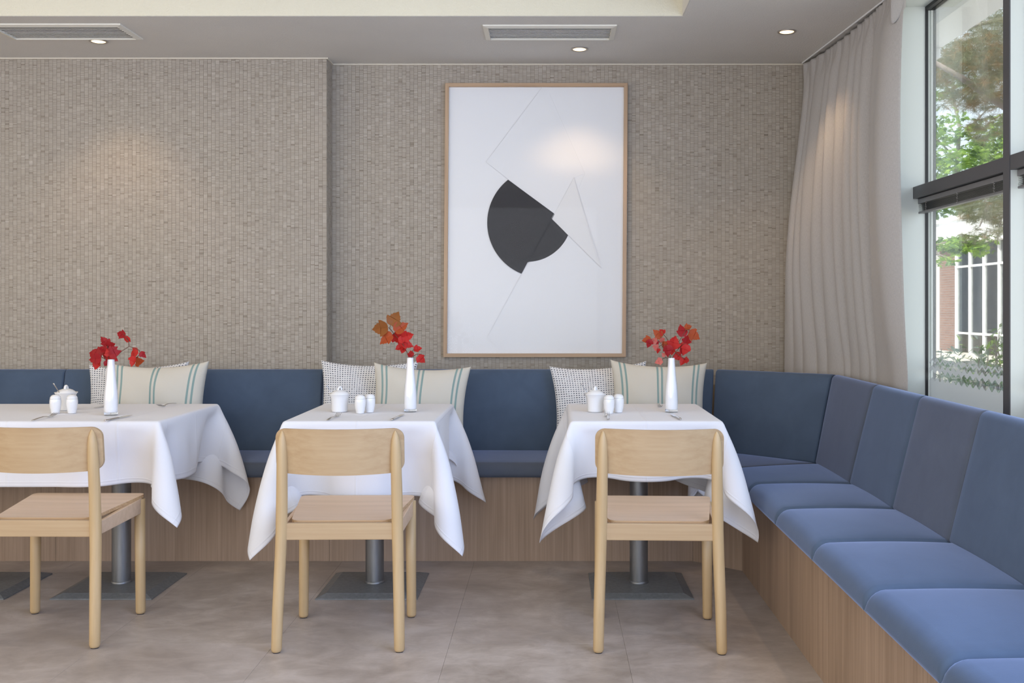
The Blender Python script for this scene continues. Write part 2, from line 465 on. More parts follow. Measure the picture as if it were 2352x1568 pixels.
# back wall: shallow pier on the left, recessed bay on the right
wb = struct(MB().box(-6, XCOL, YL, 6.0, 0, CEIL).box(XCOL, 1.75, YR, 6.0, 0, CEIL).build('wall_back', M['slip_back']))
struct(MB().box(-6.1, -6, -2.6, 6, 0, 2.9).build('wall_left', M['wall_plain']))
struct(MB().box(-6, 1.7, -2.7, -2.6, 0, 2.9).build('wall_rear', M['wall_plain']))
struct(MB().box(-6, XCOL, YL - .010, YL - .001, CEIL - .007, CEIL - .001).box(XCOL - .001, XCOL + .009, YL - .01, YR - .001, CEIL - .007, CEIL - .001)
       .box(XCOL + .009, 1.5, YR - .010, YR - .001, CEIL - .007, CEIL - .001).build('trim_3', M['caulk']))

def slips(name, origin, ux, L, nrm, z0=.78, z1=CEIL - .006, pitch=.02135):
    """wall covering: columns of thin wooden slips of uneven height, each slip a low block"""
    V = []; Fc = []; T = []
    o = np.array(origin); ux = np.array(ux, float); nn = np.array(nrm, float); nc = int(round(L / pitch)); pitch = L / nc
    for i in range(nc):
        ctone = random.gauss(.5, .035); z = z0 - random.random() * .02
        while z < z1:
            r = random.random()
            h = random.uniform(.0035, .008) if r < .42 else random.uniform(.008, .015) if r < .78 else random.uniform(.015, .028)
            a, b = max(z, z0), min(z + h - .0008, z1)
            if b - a > .002:
                d = .0010 + random.random() * .0009
                tone = min(1, max(0, ctone + random.gauss(0, .12) - (.28 if h < .007 and random.random() < .5 else 0)))
                s0, s1 = i * pitch + .0006, (i + 1) * pitch - .0006
                k = len(V)
                for (s, zz, dd) in ((s0, a, 0), (s1, a, 0), (s1, b, 0), (s0, b, 0), (s0, a, d), (s1, a, d), (s1, b, d), (s0, b, d)):
                    V.append(tuple(o + ux * s + np.array((0, 0, zz)) + nn * dd))
                Fc += [(k + 4, k + 5, k + 6, k + 7), (k, k + 1, k + 5, k + 4), (k + 1, k + 2, k + 6, k + 5), (k + 2, k + 3, k + 7, k + 6), (k + 3, k, k + 4, k + 7)]
                T += [tone] * 5
            z += h
    me = bpy.data.meshes.new(name); me.from_pydata(V, [], Fc); me.materials.append(M['slips'])
    at_ = me.attributes.new('tone', 'FLOAT', 'FACE'); at_.data.foreach_set('value', T)
    ob = bpy.data.objects.new(name, me); COL.objects.link(ob); ob.parent = wb; ob['kind'] = 'stuff'
    return ob
slips('wooden_slip_covering', (-3.2, YL, 0), (1, 0, 0), 3.2 + XCOL, (0, -1, 0))
slips('wooden_slip_covering', (XCOL, YL, 0), (0, 1, 0), YR - YL, (1, 0, 0))
slips('wooden_slip_covering', (XCOL + .001, YR, 0), (1, 0, 0), 1.47 - XCOL, (0, -1, 0))

# ------------------------------------------------------------------ window wall (right)
XM, XG = 1.53, 1.60
YA, YB, YB2 = 4.41, 3.525, 3.477     # far pier face, near mullion
win = struct(MB().box(1.47, 1.625, YA, YA + .06, 0, CEIL).box(1.50, 1.625, YA + .06, 5.74, 0, CEIL).build('wall_right', M['pier']))
struct(MB().box(1.44, 1.70, -2.6, YA, 2.471, CEIL).build('trim_4', M['pier']))
wn_ = struct(MB().box(XM, 1.66, YB2, YB, .0, 2.471).build('window_1', M['pier']))
MB().box(XM - .004, XM, YB2 - .0003, YB + .0003, 0, 2.471).build('mullion_cap', M['anthracite'], wn_)
def bay(y0, y1, par):
    MB().box(XM - .002, XG + .012, y0, y1, 1.661, 1.711).build('transom', M['anthracite'], par, bevel=.002)
    MB().box(XG - .02, XG - .008, y1 - .004, y1 - .0005, .3, 1.661).box(XG - .02, XG - .008, y1 - .004, y1 - .0005, 1.711, 2.471).build('gasket', M['gasket'], par)
    g = MB().box(XG - .02, XG + .02, y0, y1, 2.456, 2.471).build('gasket', M['gasket'], par)
    for (za, zb) in ((.30, 1.661), (1.711, 2.456)):
        MB().box(XG - .003, XG + .003, y0 + .001, y1 - .006, za, zb).build('pane', M['glass'], par)
        MB().box(XG + .003, XG + .012, y1 - .006, y1 - .001, za, zb).build('spacer', M['white_out'], par)
        MB().box(XG + .012, XG + .024, y1 - .006, y1 - .001, za, zb).build('spacer', M['rail_grey'], par)
    MB().box(XG - .008, XG + .03, y0, y1, .26, .30).build('sill', M['anthracite'], par)
bay(YB, YA, wn_)
w2 = struct(MB().box(XM, 1.66, 2.53, 2.58, 0, 2.471).build('window_2', M['pier']))
MB().box(XM - .004, XM, 2.5297, 2.5803, 0, 2.471).build('mullion_cap', M['anthracite'], w2)
bay(2.58, YB2, w2)
struct(MB().box(1.60, 1.70, -2.6, 2.53, 0, 2.471).build('wall_side', M['wall_plain']))
# frosted film with zigzag edges on the lower pane
def zig(za, zb, y0, y1, pitch=.056, amp=.0085, flat_bottom=False):
    n = int((y1 - y0) / pitch * 8); top = []; bot = []
    for k in range(n + 1):
        y = y0 + (y1 - y0) * k / n; ph = (y / pitch) % 1
        tri = (4 * abs(ph - .5) - 1); s = math.copysign(abs(tri) ** .8, tri) * amp
        top.append((XG - .0045, y, zb + s)); bot.append((XG - .0045, y, za + (0 if flat_bottom else s)))
    b = MB(); b.grid([bot, top]); return b
for (y0, y1, par) in ((YB + .001, YA - .008, wn_), (2.581, YB2 - .008, w2)):
    zig(.975, .984, y0, y1).build('frosted_band', M['film'], par)
    zig(.936, .957, y0, y1).build('frosted_band', M['film'], par)
    zig(.31, .905, y0, y1, flat_bottom=True).build('frosted_film', M['film'], par)

# venetian blinds, drawn up under the transom
def blind(y0, y1, label):
    t_ = thing('venetian_blind', label, 'blind', (1.56, (y0 + y1) / 2, 1.6), 0, 'raised blinds under the window transoms')
    b = MB().box(1.545, 1.585, y0, y1, 1.638, 1.659).build('headrail', M['rail_grey'], t_, world=True, bevel=.002)
    z = 1.606
    for k in range(10):
        x0 = 1.546 + random.uniform(-.001, .002); rows = []
        for j, yy in enumerate((y0 + .006, (y0 + y1) / 2, y1 - .004 - random.random() * .004)):
            s = random.uniform(-.0006, .0006)
            rows.append([(x0, yy, z + s), (x0 + .0125, yy, z + .0022 + s), (x0 + .025, yy, z + s)])
        sl = MB(); sl.grid(rows); o = sl.build('slat', M['slat_dark'], t_, world=True)
        md = o.modifiers.new('thick', 'SOLIDIFY'); md.thickness = .0008
        z += .0031
    MB().box(1.546, 1.571, y0 + .003, y1 - .002, 1.597, 1.605).build('bottom_rail', M['rail_grey'], t_, world=True, bevel=.002)
    for fr in (.12, .5, .88):
        yy = y1 - (y1 - y0) * fr; pts = []
        for k in range(15):
            pts.append((1.543 - .003 * (k % 2), yy + .006 * math.sin(k * 2.1) + random.uniform(-.002, .002), 1.640 - .042 * k / 14))
        MB().tube(pts, .0012, 5).build('ladder_cord', M['cord'], t_, world=True, smooth=True)
    return t_
blind(YB + .006, YA - .012, 'raised dark venetian blind under the transom beside the curtain')
blind(2.60, YB2 - .014, 'raised dark venetian blind partly shown at the photo edge past the mullion')

# ------------------------------------------------------------------ curtain
def curtain():
    NS, NZ = 260, 40
    TOP = [(1.385, 5.705), (1.43, 5.45), (1.458, 5.10), (1.462, 4.70), (1.462, 4.30)]      # line of the track
    HEM = [(1.268, 5.650), (1.36, 5.42), (1.452, 5.12), (1.466, 4.70), (1.470, 4.265)]      # line of the hem
    def along(P, s):
        ds = [math.hypot(P[k + 1][0] - P[k][0], P[k + 1][1] - P[k][1]) for k in range(len(P) - 1)]; q = s * sum(ds)
        for k, d_ in enumerate(ds):
            if q <= d_ or k == len(ds) - 1: return Vector(P[k]).lerp(Vector(P[k + 1]), q / d_)
            q -= d_
    f = [0, .055, .115, .205, .285, .375, .455, .545, .625, .70, 1.0]
    amp = [.014, .018, .034, .040, .044, .042, .040, .038, .036, .066]
    rows = []; uvs = []
    zt, zb = 2.531, .60
    for j in range(NZ + 1):
        v = j / NZ; vv_ = v ** 1.35; z = zt + (zb - zt) * vv_; row = []
        k = min(1, vv_ * 1.6) ; k = k * k * (3 - 2 * k)
        g = min(1, vv_ / .075); head = 1 - g * g * (3 - 2 * g)
        for i in range(NS + 1):
            s = i / NS
            base = along(TOP, s).lerp(along(HEM, s), k)
            d = 0
            for a in range(len(amp)):
                if f[a] <= s <= f[a + 1] + 1e-9:
                    tt = (s - f[a]) / (f[a + 1] - f[a])
                    skew = tt ** (1.25 + .25 * math.sin(a * 2.3 + v * 2.0))
                    d = amp[a] * math.sin(PI * skew) ** .6
                    if a == len(amp) - 1: d = amp[a] * (math.sin(PI * min(1, tt ** 1.6 * .97 + .01)) ** .9 + .22 * math.sin(2.6 * PI * tt))
            d *= .55 + 1.25 * math.sin(PI * min(1, max(0, (2.5 - z) / 1.55))) ** .8
            pleat = .010 * abs(math.sin(s * PI * 27)) + .004 * math.sin(s * 91)
            d = d * (1 - .62 * head) + pleat * head
            d += .004 * math.sin(s * 40 + z * 3) * (1 - head) * .6
            row.append((base.x - d, base.y + .012 * math.sin(s * 25 + z * 2) * (1 - head), z - .004 * abs(math.sin(s * PI * 27)) * (1 if j == 0 else 0)))
            uvs.append((s * 3.0, vv_ * 1.95))
        rows.append(row)
    t_ = thing('curtain', 'full-length grey-beige linen curtain gathered at the corner of the window', 'curtain', (1.45, 4.95, .6))
    b = MB(); b.grid(rows)
    o = b.build('fabric', M['curtain'], t_, world=True, smooth=True, uv=uvs, recalc=False)
    md = o.modifiers.new('thick', 'SOLIDIFY'); md.thickness = .002; md.offset = 0
    hb = MB(); hb.tube([(1.372, 5.70, 2.5355), (1.462, 4.27, 2.5355)], .004, 6); hb.build('track', M['white_out'], t_, world=True)
    # turned-back tab of cloth at the near top corner
    rows = []
    for j in range(9):
        v = j / 8; row = []
        for i in range(9):
            u = i / 8
            row.append((1.405 + .055 * u - .012 * math.sin(PI * u), 4.315 - .02 * u, 2.535 - v * (.155 + .03 * math.sin(PI * u) - .06 * u)))
        rows.append(row)
    b = MB(); b.grid(rows); o = b.build('turned_back_tab', M['curtain'], t_, world=True, smooth=True, uv=[(i / 8 * .2, j / 8 * .1) for j in range(9) for i in range(9)], recalc=False)
    md = o.modifiers.new('thick', 'SOLIDIFY'); md.thickness = .003
curtain()

# ------------------------------------------------------------------ corner banquette
bench = thing('corner_banquette', 'long L-shaped corner banquette with blue velvet pads on an oak base', 'banquette', (0, 4.96, 0))
SB, ST = .405, .468
YS, YBK0, YBK1 = 4.91, 5.36, 5.46        # seat front, backrest front at bottom and top
XS, XBK0, XBK1 = .826, 1.255, 1.36
ZB0, ZB1 = .462, .885
# wooden base
def wallpanel(p, q, z0, z1, th=.02):
    p = Vector(p); q = Vector(q); d = (q - p).normalized(); nrm = Vector((d.y, -d.x)) * -th
    return MB().poly_prism([(p.x, p.y, z0), (q.x, q.y, z0), (q.x, q.y, z1), (p.x, p.y, z1)], (nrm.x, nrm.y, 0))
edges = [(-3.6, 4.96), (-2.35, 4.96), (-1.05, 4.96), (.674, 4.96), (.876, 4.775), (.876, 3.3), (.876, 1.2)]
for a, b_ in zip(edges[:-1], edges[1:]):
    d = (Vector(b_) - Vector(a)).normalized() * .0006
    wallpanel((a[0] + d.x, a[1] + d.y), (b_[0] - d.x, b_[1] - d.y), 0, SB).build('base_panel', M['veneer'], bench, world=True)
MB().box(-3.6, .674, 4.981, 5.58, .35, SB - .001).build('seat_deck', M['veneer'], bench, world=True)
MB().poly_prism([(.69, 4.985, .35), (.90, 4.79, .35), (1.40, 4.79, .35), (1.40, 5.58, .35), (.69, 5.58, .35)], (0, 0, SB - .351)).build('seat_deck', M['veneer'], bench, world=True)
MB().box(.897, 1.43, 1.2, 4.788, .35, SB - .001).build('seat_deck', M['veneer'], bench, world=True)
# seat pads
SEATR = (.045, .012, .02, .012)
xs = [-3.6, -2.54, -1.19, .17, .70]
xb = [-3.6, -2.54, -1.19, .17, .855]
for i in range(4):
    x0, x1 = xs[i], xs[i + 1]
    xr = .835 if i == 3 else x1
    pad([(x0 + .001, YS, SB), (x1 - .001, YS, SB), (xr - .001, YBK0 + .03, SB), (x0 + .001, YBK0 + .03, SB)], (0, 0, 1), ST - SB, SEATR, .008, 40 if i < 3 else 24).build(
        'seat_pad', M['velvet_grey'], bench, world=True, smooth=True)
cornerq = [(.702, YS - .002, SB), (XS, 4.795, SB), (1.262, 4.955, SB), (.835, YBK0 + .02, SB)]
pad(cornerq, (0, 0, 1), ST - SB, (.04, .012, .02, .012), .008).build('seat_pad', M['velvet_grey'], bench, world=True, smooth=True)
pad([(XS, 4.793, SB), (XS, 4.385, SB), (XBK0 + .02, 4.385, SB), (XBK0 + .02, 4.952, SB)], (0, 0, 1), ST - SB - .002, (.050, .026, .02, .02), .016).build('seat_pad', M['velvet'], bench, world=True, smooth=True)
ys = [4.383, 3.842, 3.302, 2.755, 2.215, 1.675, 1.2]
for a, b_ in zip(ys[:-1], ys[1:]):
    pad([(XS, a - .001, SB), (XS, b_ + .001, SB), (XBK0 + .025, b_ + .001, SB), (XBK0 + .025, a - .001, SB)], (0, 0, 1), ST - SB - .004, (.050, .028, .02, .028), .022).build('seat_pad', M['velvet'], bench, world=True, smooth=True)
# back pads
TH = .085
def backpad(p0, p1, q1, q0, m_, rs=.012, TH=.085):
    """p0,p1 bottom front line, q1,q0 top front line (seen from the room: left to right)"""
    p0, p1, q1, q0 = [Vector(v) for v in (p0, p1, q1, q0)]
    nrm = (p1 - p0).cross(q0 - p0).normalized()
    if nrm.dot(Vector((-.2, -1, 0))) < 0 and nrm.dot(Vector((-1, 0, 0))) < 0: nrm = -nrm
    sh = -nrm * TH
    pad([p + sh for p in (p0, p1, q1, q0)], nrm, TH, (.012, rs, .030, rs), .004, 26, 16).build('back_pad', m_, bench, world=True, smooth=True)
for i in range(4):
    x0, x1 = xb[i] + .0012, xb[i + 1] - .0012
    xl = .82 if i == 3 else x1
    backpad((x0, YBK0, ZB0), (xl, YBK0, ZB0), (x1, YBK1, ZB1), (x0, YBK1, ZB1), M['velvet'])
backpad((.822, YBK0, ZB0), (1.253, 4.972, ZB0), (1.357, 5.052, ZB1), (.858, YBK1, ZB1), M['velvet'], TH=.05)
bys = [4.968, 4.40, 3.85, 3.305, 2.76, 2.215, 1.67, 1.2]
for i, (a, b_) in enumerate(zip(bys[:-1], bys[1:])):
    at_ = 5.046 if i == 0 else a
    backpad((XBK0, a - .001, ZB0), (XBK0, b_ + .001, ZB0), (XBK1, b_ + .001, ZB1), (XBK1, at_ - .001, ZB1), M['velvet_grey'] if i % 2 == 0 else M['velvet'], TH=.052)

# ------------------------------------------------------------------ chairs
def chair_proto():
    t_ = thing('dining_chair', '', 'chair', (0, 0, 0), 0, 'beech dining chairs at the tables')
    # rear posts: foot -> knee at the rail -> tapered top
    for s in (-1, 1):
        P = [(.214 * s, -.220, .004), (.214 * s, -.220, .012), (.2115 * s, -.211, .15), (.206 * s, -.195, .33), (.2035 * s, -.190, .42),
             (.2015 * s, -.193, .55), (.1995 * s, -.200, .66), (.1985 * s, -.2035, .72), (.198 * s, -.205, .745), (.1977 * s, -.206, .762), (.1976 * s, -.207, .772)]
        R = [.0155, .0185, .0195, .0200, .0205, .0200, .0190, .0165, .0130, (.0075), .0015]
        pts = []; rad = []
        for a in range(len(P) - 1):
            for k in range(3):
                f_ = k / 3
                pts.append(Vector(P[a]).lerp(Vector(P[a + 1]), f_)); rad.append(R[a] * (1 - f_) + R[a + 1] * f_)
        pts.append(Vector(P[-1])); rad.append(R[-1])
        o = MB().tube(pts, rad, 18).build('leg', M['beech_z'], t_, smooth=True)
        MB().tube([(.214 * s, -.220, 0), (.214 * s, -.220, .005)], .013, 14).build('glide', M['glide'], o)
        F_ = [(.209 * s, .190, .004), (.209 * s, .190, .012), (.2075 * s, .190, .2), (.2055 * s, .190, .452)]
        o = MB().tube(F_, [.0155, .0185, .0195, .0205], 18).build('leg', M['beech_z'], t_, smooth=True)
        MB().tube([(.209 * s, .190, 0), (.209 * s, .190, .005)], .013, 14).build('glide', M['glide'], o)
    # aprons
    MB().box(-.192, .192, -.197, -.177, .387, .445).build('rear_rail', M['beech_x'], t_, bevel=.002)
    MB().box(-.195, .195, .178, .198, .395, .455).build('front_rail', M['beech_x'], t_, bevel=.002)
    for s in (-1, 1):
        b = MB(); x0, x1 = .196 * s, .214 * s
        b.add([(x0, -.175, .388), (x1 - .006 * s, -.175, .388), (x1 + .003 * s, .185, .398), (x0 + .002 * s, .185, .398),
               (x0, -.175, .434), (x1 - .006 * s, -.175, .434), (x1 + .003 * s, .185, .457), (x0 + .002 * s, .185, .457)],
              [(0, 3, 2, 1), (4, 5, 6, 7), (0, 1, 5, 4), (1, 2, 6, 5), (2, 3, 7, 6), (3, 0, 4, 7)])
        b.build('side_rail', M['beech_y'], t_, bevel=.002)
    # plywood seat: rounded trapezoid, slightly dished
    yb, yf = -.165, .213; wb_, wf_ = .176, .2225; th = .012
    ysq = [yb + (yf - yb) * (1 - math.cos(PI * k / 26)) / 2 for k in range(27)]
    top = []; bot = []
    for y in ysq:
        k = (y - yb) / (yf - yb); w_ = wb_ + (wf_ - wb_) * k
        rb, rf = .030, .026
        if y - yb < rb: w_ -= rb - math.sqrt(max(0, rb * rb - (rb - (y - yb)) ** 2))
        if yf - y < rf: w_ -= rf - math.sqrt(max(0, rf * rf - (rf - (yf - y)) ** 2))
        z = .4495 + (.4705 - .4495) * k
        r0 = []; r1 = []
        for i in range(13):
            u = -1 + 2 * i / 12
            dish = -.005 * (1 - u * u) * math.sin(PI * min(1, max(0, k)))
            r0.append((u * w_, y, z + dish)); r1.append((u * w_, y, z + dish - th))
        top.append(r0); bot.append(r1)
    b = MB(); b.grid(top); o0 = len(b.v); b.grid([r[::-1] for r in bot])
    nu = 13; nv = len(top)
    rim = [(0, i) for i in range(nu)] + [(j, nu - 1) for j in range(1, nv)] + [(nv - 1, i) for i in range(nu - 2, -1, -1)] + [(j, 0) for j in range(nv - 2, 0, -1)]
    for a in range(len(rim)):
        p, q = rim[a], rim[(a + 1) % len(rim)]
        b.f.append((p[0] * nu + p[1], q[0] * nu + q[1], o0 + q[0] * nu + nu - 1 - q[1], o0 + p[0] * nu + nu - 1 - p[1])); b.mi.append(1)
    b.build('seat', [M['beech_y'], M['ply_edge']], t_, smooth='auto')
    # curved plywood backrest
    W, H, r = .2255, .0785, .036
    xsq = [W * math.sin(PI / 2 * (-1 + 2 * k / 40)) for k in range(41)]
    def bz(x):
        d = W - abs(x)
        return H - (r - math.sqrt(max(0, r * r - (r - d) ** 2)) if d < r else 0)
    frt = []; bck = []
    for j in range(9):
        v = -1 + 2 * j / 8; r0 = []; r1 = []
        for x in xsq:
            z = v * bz(x); yb_ = -.246 + .064 * (x / W) ** 2 - z * .12
            z_ = .701 + z - .004 * (1 - (x / W) ** 2) * (.4 - .6 * v)
            r0.append((x, yb_, z_)); r1.append((x, yb_ + .013, z_))
        frt.append(r0); bck.append(r1)
    b = MB(); b.grid(frt); o0 = len(b.v); nu = 41; nv = 9; b.grid([q[::-1] for q in bck])
    rim = [(0, i) for i in range(nu)] + [(j, nu - 1) for j in range(1, nv)] + [(nv - 1, i) for i in range(nu - 2, -1, -1)] + [(j, 0) for j in range(nv - 2, 0, -1)]
    for a in range(len(rim)):
        p, q = rim[a], rim[(a + 1) % len(rim)]
        b.f.append((p[0] * nu + p[1], q[0] * nu + q[1], o0 + q[0] * nu + nu - 1 - q[1], o0 + p[0] * nu + nu - 1 - p[1])); b.mi.append(0)
    b.build('backrest', M['beech_x'], t_, smooth='auto')
    return t_
ch2 = chair_proto(); ch2.location = (-.747, 3.87, 0); ch2.rotation_euler = (0, 0, math.radians(1.0))
ch2['label'] = 'beech dining chair at the middle table beside the wall corner'
ch3 = dup(ch2, (.389, 3.856, 0), math.radians(-2.3), 'beech dining chair at the table below the framed artwork')
ch1 = dup(ch2, (-1.823, 3.918, 0), math.radians(-.9), 'beech dining chair cut by the photo edge at the long table')

# ------------------------------------------------------------------ tables
TW, TD, TZ = .605, .75, .75
def table_proto():
    t_ = thing('pedestal_table', '', 'table', (0, 0, 0), 0, 'pedestal tables under the white cloths')
    MB().box(-TW / 2 + .007, TW / 2 - .007, -TD / 2 + .007, TD / 2 - .007, TZ - .028, TZ - .001).build('tabletop', M['anthracite'], t_, bevel=.005)
    MB().tube([(0, 0, .018), (0, 0, .70)], .0392, 32, True).build('column', M['column'], t_, smooth='auto')
    MB().lathe([(.0392, 0), (.0425, .001), (.0425, .006), (.0392, .010)], 32, (0, 0, .0185)).build('collar', M['column'], t_, smooth='auto')
    b = MB(); a, c_ = .2105, .172
    rings = [[(-s, -s), (s, -s), (s, s), (-s, s)] for s in (a, a, c_)]
    zz = (.0, .0045, .0190)
    for r_, z in zip(rings, zz): b.v += [(x, y, z) for x, y in r_]
    for k in range(2):
        for i in range(4): b.f.append((k * 4 + i, k * 4 + (i + 1) % 4, (k + 1) * 4 + (i + 1) % 4, (k + 1) * 4 + i)); b.mi.append(0)
    b.f += [(3, 2, 1, 0), (8, 9, 10, 11)]; b.mi += [0, 0]
    b.build('base_plate', M['iron'], t_, bevel=.0012)
    MB().box(-.02, .02, -.25, .25, .700, .722).box(-.20, .20, -.02, .02, .700, .722).build('top_bracket', M['iron'], t_)
    return t_
TY = 4.51
tb2 = table_proto(); tb2.location = (-.760, TY, 0); tb2['label'] = 'grey pedestal table under the middle white cloth'
tb3 = dup(tb2, (.380, TY, 0), 0, 'grey pedestal table nearest the window end of the bench')
tb1 = dup(tb2, (-1.853, TY, 0), 0, 'grey pedestal table at the open end of the long cloth')
tb0 = dup(tb2, (-2.462, TY, 0), 0, 'grey pedestal table mostly cut off at the photo edge under the long cloth')

# cloths: a small position based cloth simulation, deterministic
def drape(rect, ov, boxes, sp=.0150, steps=240, iters=11, seed=1, ymax=None):
    def axis(a, b, lo, hi):
        seg = []
        for p, q in ((a - lo, a), (a, b), (b, b + hi)):
            n = max(2, int(round((q - p) / sp))); seg += list(np.linspace(p, q, n + 1)[(1 if seg else 0):])
        return np.array(seg)
    X, Y = np.meshgrid(axis(rect[0], rect[1], ov[0], ov[1]), axis(rect[2], rect[3], ov[2], ov[3]))
    ny, nx = X.shape
    rg = np.random.default_rng(seed)
    P = np.stack([X, Y, np.full_like(X, TZ + .003)], -1); P0 = P.copy()
    ins = (X > rect[0] - 1e-6) & (X < rect[1] + 1e-6) & (Y > rect[2] - 1e-6) & (Y < rect[3] + 1e-6)
    W = np.where(ins, 0.0, 1.0)[..., None]
    P += rg.normal(0, .0003, P.shape) * W
    O = P.copy(); dt2 = 9.81 * (1 / 60.0) ** 2 * .35
    fam = []
    for p in (0, 1):
        fam.append((np.s_[:, p:nx - 1:2], np.s_[:, p + 1:nx:2], .95)); fam.append((np.s_[p:ny - 1:2, :], np.s_[p + 1:ny:2, :], .95))
        fam.append((np.s_[p:ny - 1:2, :-1], np.s_[p + 1:ny:2, 1:], .45)); fam.append((np.s_[p:ny - 1:2, 1:], np.s_[p + 1:ny:2, :-1], .45))
    for h_, kb in ((3, .18), (8, .07)):
        idx_x = np.arange(nx - h_); idx_y = np.arange(ny - h_)
        for g in (0, 1):
            ix = idx_x[(idx_x // h_) % 2 == g]; iy = idx_y[(idx_y // h_) % 2 == g]
            fam.append(((slice(None), ix), (slice(None), ix + h_), kb)); fam.append(((iy, slice(None)), (iy + h_, slice(None)), kb))
    fam = [(a, b, np.sqrt(((P0[b] - P0[a]) ** 2).sum(-1, keepdims=True)), k if k > .4 else k * (W[a] == W[b])) for a, b, k in fam]
    for st in range(steps):
        V = (P - O) * .965; O = P.copy()
        P = P + V * W; P[..., 2:3] -= dt2 * W
        if ymax is not None:
            sl = .4 * max(0, 1 - st / 150)
            for (ax, ay, lim) in ymax:
                ex = np.maximum(P[..., 0] * ax + P[..., 1] * ay - lim - sl, 0) * W[..., 0]
                P[..., 0] -= ex * ax; P[..., 1] -= ex * ay
        for it in range(iters):
            for (a, b, L, k) in fam:
                A = P[a]; B = P[b]; wa = W[a]; wb2 = W[b]
                d = B - A; l = np.sqrt((d * d).sum(-1, keepdims=True)) + 1e-9
                c = k * (l - L) / l * d / np.maximum(wa + wb2, 1e-6)
                P[a] = A + c * wa; P[b] = P[b] - c * wb2
        for (x0, x1, y0, y1, z0, z1, r) in boxes:
            c = np.array([(x0 + x1) / 2, (y0 + y1) / 2, (z0 + z1) / 2]); hh = np.array([x1 - x0, y1 - y0, z1 - z0]) / 2 - r
            q = P - c; qa = np.abs(q) - hh
            mq = np.maximum(qa, 0); ln = np.sqrt((mq * mq).sum(-1)); inner = np.minimum(qa.max(-1), 0)
            sd = ln + inner - r - .003
            hit = (sd < 0) & (W[..., 0] > 0)
            if hit.any():
                nrm = np.where((ln > 1e-9)[..., None], mq / (ln[..., None] + 1e-12), (qa == qa.max(-1, keepdims=True)).astype(float)) * np.sign(q)
                P[hit] -= (sd[..., None] * nrm)[hit]
                O[hit] = O[hit] * .3 + P[hit] * .7
    return P, X, Y
def cloth(label, rect, ov, boxes, seed):
    P, X, Y = drape(rect, ov, [(rect[0], rect[1], rect[2], rect[3], TZ - .04, TZ, .007)] + boxes, seed=seed, ymax=((0, 1, YS - .004), (1, 0, XS - .006), (.6738, .7389, .702 * .6738 + (YS - .002) * .7389 - .006)))
    ny, nx = X.shape
    b = MB(); b.grid([[tuple(P[j, i]) for i in range(nx)] for j in range(ny)])
    uv = [(i / (nx - 1), j / (ny - 1)) for j in range(ny) for i in range(nx)]
    o = b.build('tablecloth', M['linen'], None, smooth=True, uv=uv, recalc=False)
    md = o.modifiers.new('smooth', 'SUBSURF'); md.levels = 1; md.render_levels = 1; md.boundary_smooth = 'PRESERVE_CORNERS'
    md = o.modifiers.new('thick', 'SOLIDIFY'); md.thickness = .0012; md.offset = 0
    # sewn hem: a second, thicker band around the edge
    hv = MB(); rim = [(0, i) for i in range(nx)] + [(j, nx - 1) for j in range(1, ny)] + [(ny - 1, i) for i in range(nx - 2, -1, -1)] + [(j, 0) for j in range(ny - 2, 0, -1)]
    return tag(o, label, 'tablecloth', 'white tablecloths on the tables')
def seatbox(cx, cy): return (cx - .22, cx + .22, cy - .14, cy + .214, .39, .472, .01)
benchbox = (-3.6, 1.4, YS, 5.5, .40, .475, .03)
cloth('white tablecloth on the middle table', (-.760 - TW / 2, -.760 + TW / 2, TY - TD / 2, TY + TD / 2), (.34, .33, .31, .24), [seatbox(-.747, 3.87)], 3)
cloth('white tablecloth on the table below the framed artwork', (.380 - TW / 2, .380 + TW / 2, TY - TD / 2, TY + TD / 2), (.35, .35, .235, .315), [seatbox(.389, 3.856)], 5)
cloth('long white tablecloth over the two joined tables', (-2.462 - TW / 2, -1.853 + TW / 2, TY - TD / 2, TY + TD / 2), (.26, .265, .255, .345), [seatbox(-1.823, 3.918)], 8)

# ------------------------------------------------------------------ table ware
ZT = TZ + .0046
def lath(name, prof, m_, par, n=28): return MB().lathe(prof, n).build(name, m_, par, smooth='auto')
def vase_proto():
    t_ = thing('bottle_vase', '', 'vase', (0, 0, 0), 0, 'slim white vases on the tables')
    lath('body', [(.0255, .0125), (.0268, .014), (.0272, .03), (.0272, .06), (.0262, .085), (.0238, .115), (.0200, .150), (.0172, .180), (.0150, .210), (.0139, .232), (.0126, .2325), (.0120, .229), (.0120, .12)], M['vase_white'], t_, 36)
    g = mat('clear_glass_foot', (.9, .93, .93), .03, spec=.8); g.node_tree.nodes['Principled BSDF'].inputs['Transmission Weight'].default_value = .92
    lath('foot', [(.0240, 0), (.0268, .0015), (.0272, .0122), (.0255, .0124)], g, t_, 36)
    return t_
def shaker_proto():
    t_ = thing('shaker', '', 'shaker', (0, 0, 0), 0, 'white porcelain shakers on the tables')
    lath('body', [(.0150, 0), (.0165, .001), (.0185, .010), (.0215, .025), (.0233, .040), (.0236, .050), (.0226, .0605), (.0215, .0612)], M['porcelain'], t_)
    o = lath('cap', [(.0213, .0616), (.0221, .0622), (.0212, .068), (.0175, .0745), (.011, .0785), (.004, .0797), (.0005, .0799)], M['porcelain'], t_)
    for k in range(3):
        a = 2 * PI * k / 3
        MB().lathe([(.0011, 0), (.0011, .0006)], 8, (.004 * math.cos(a), .004 * math.sin(a), .0796)).build('hole', M['gasket'], o)
    return t_
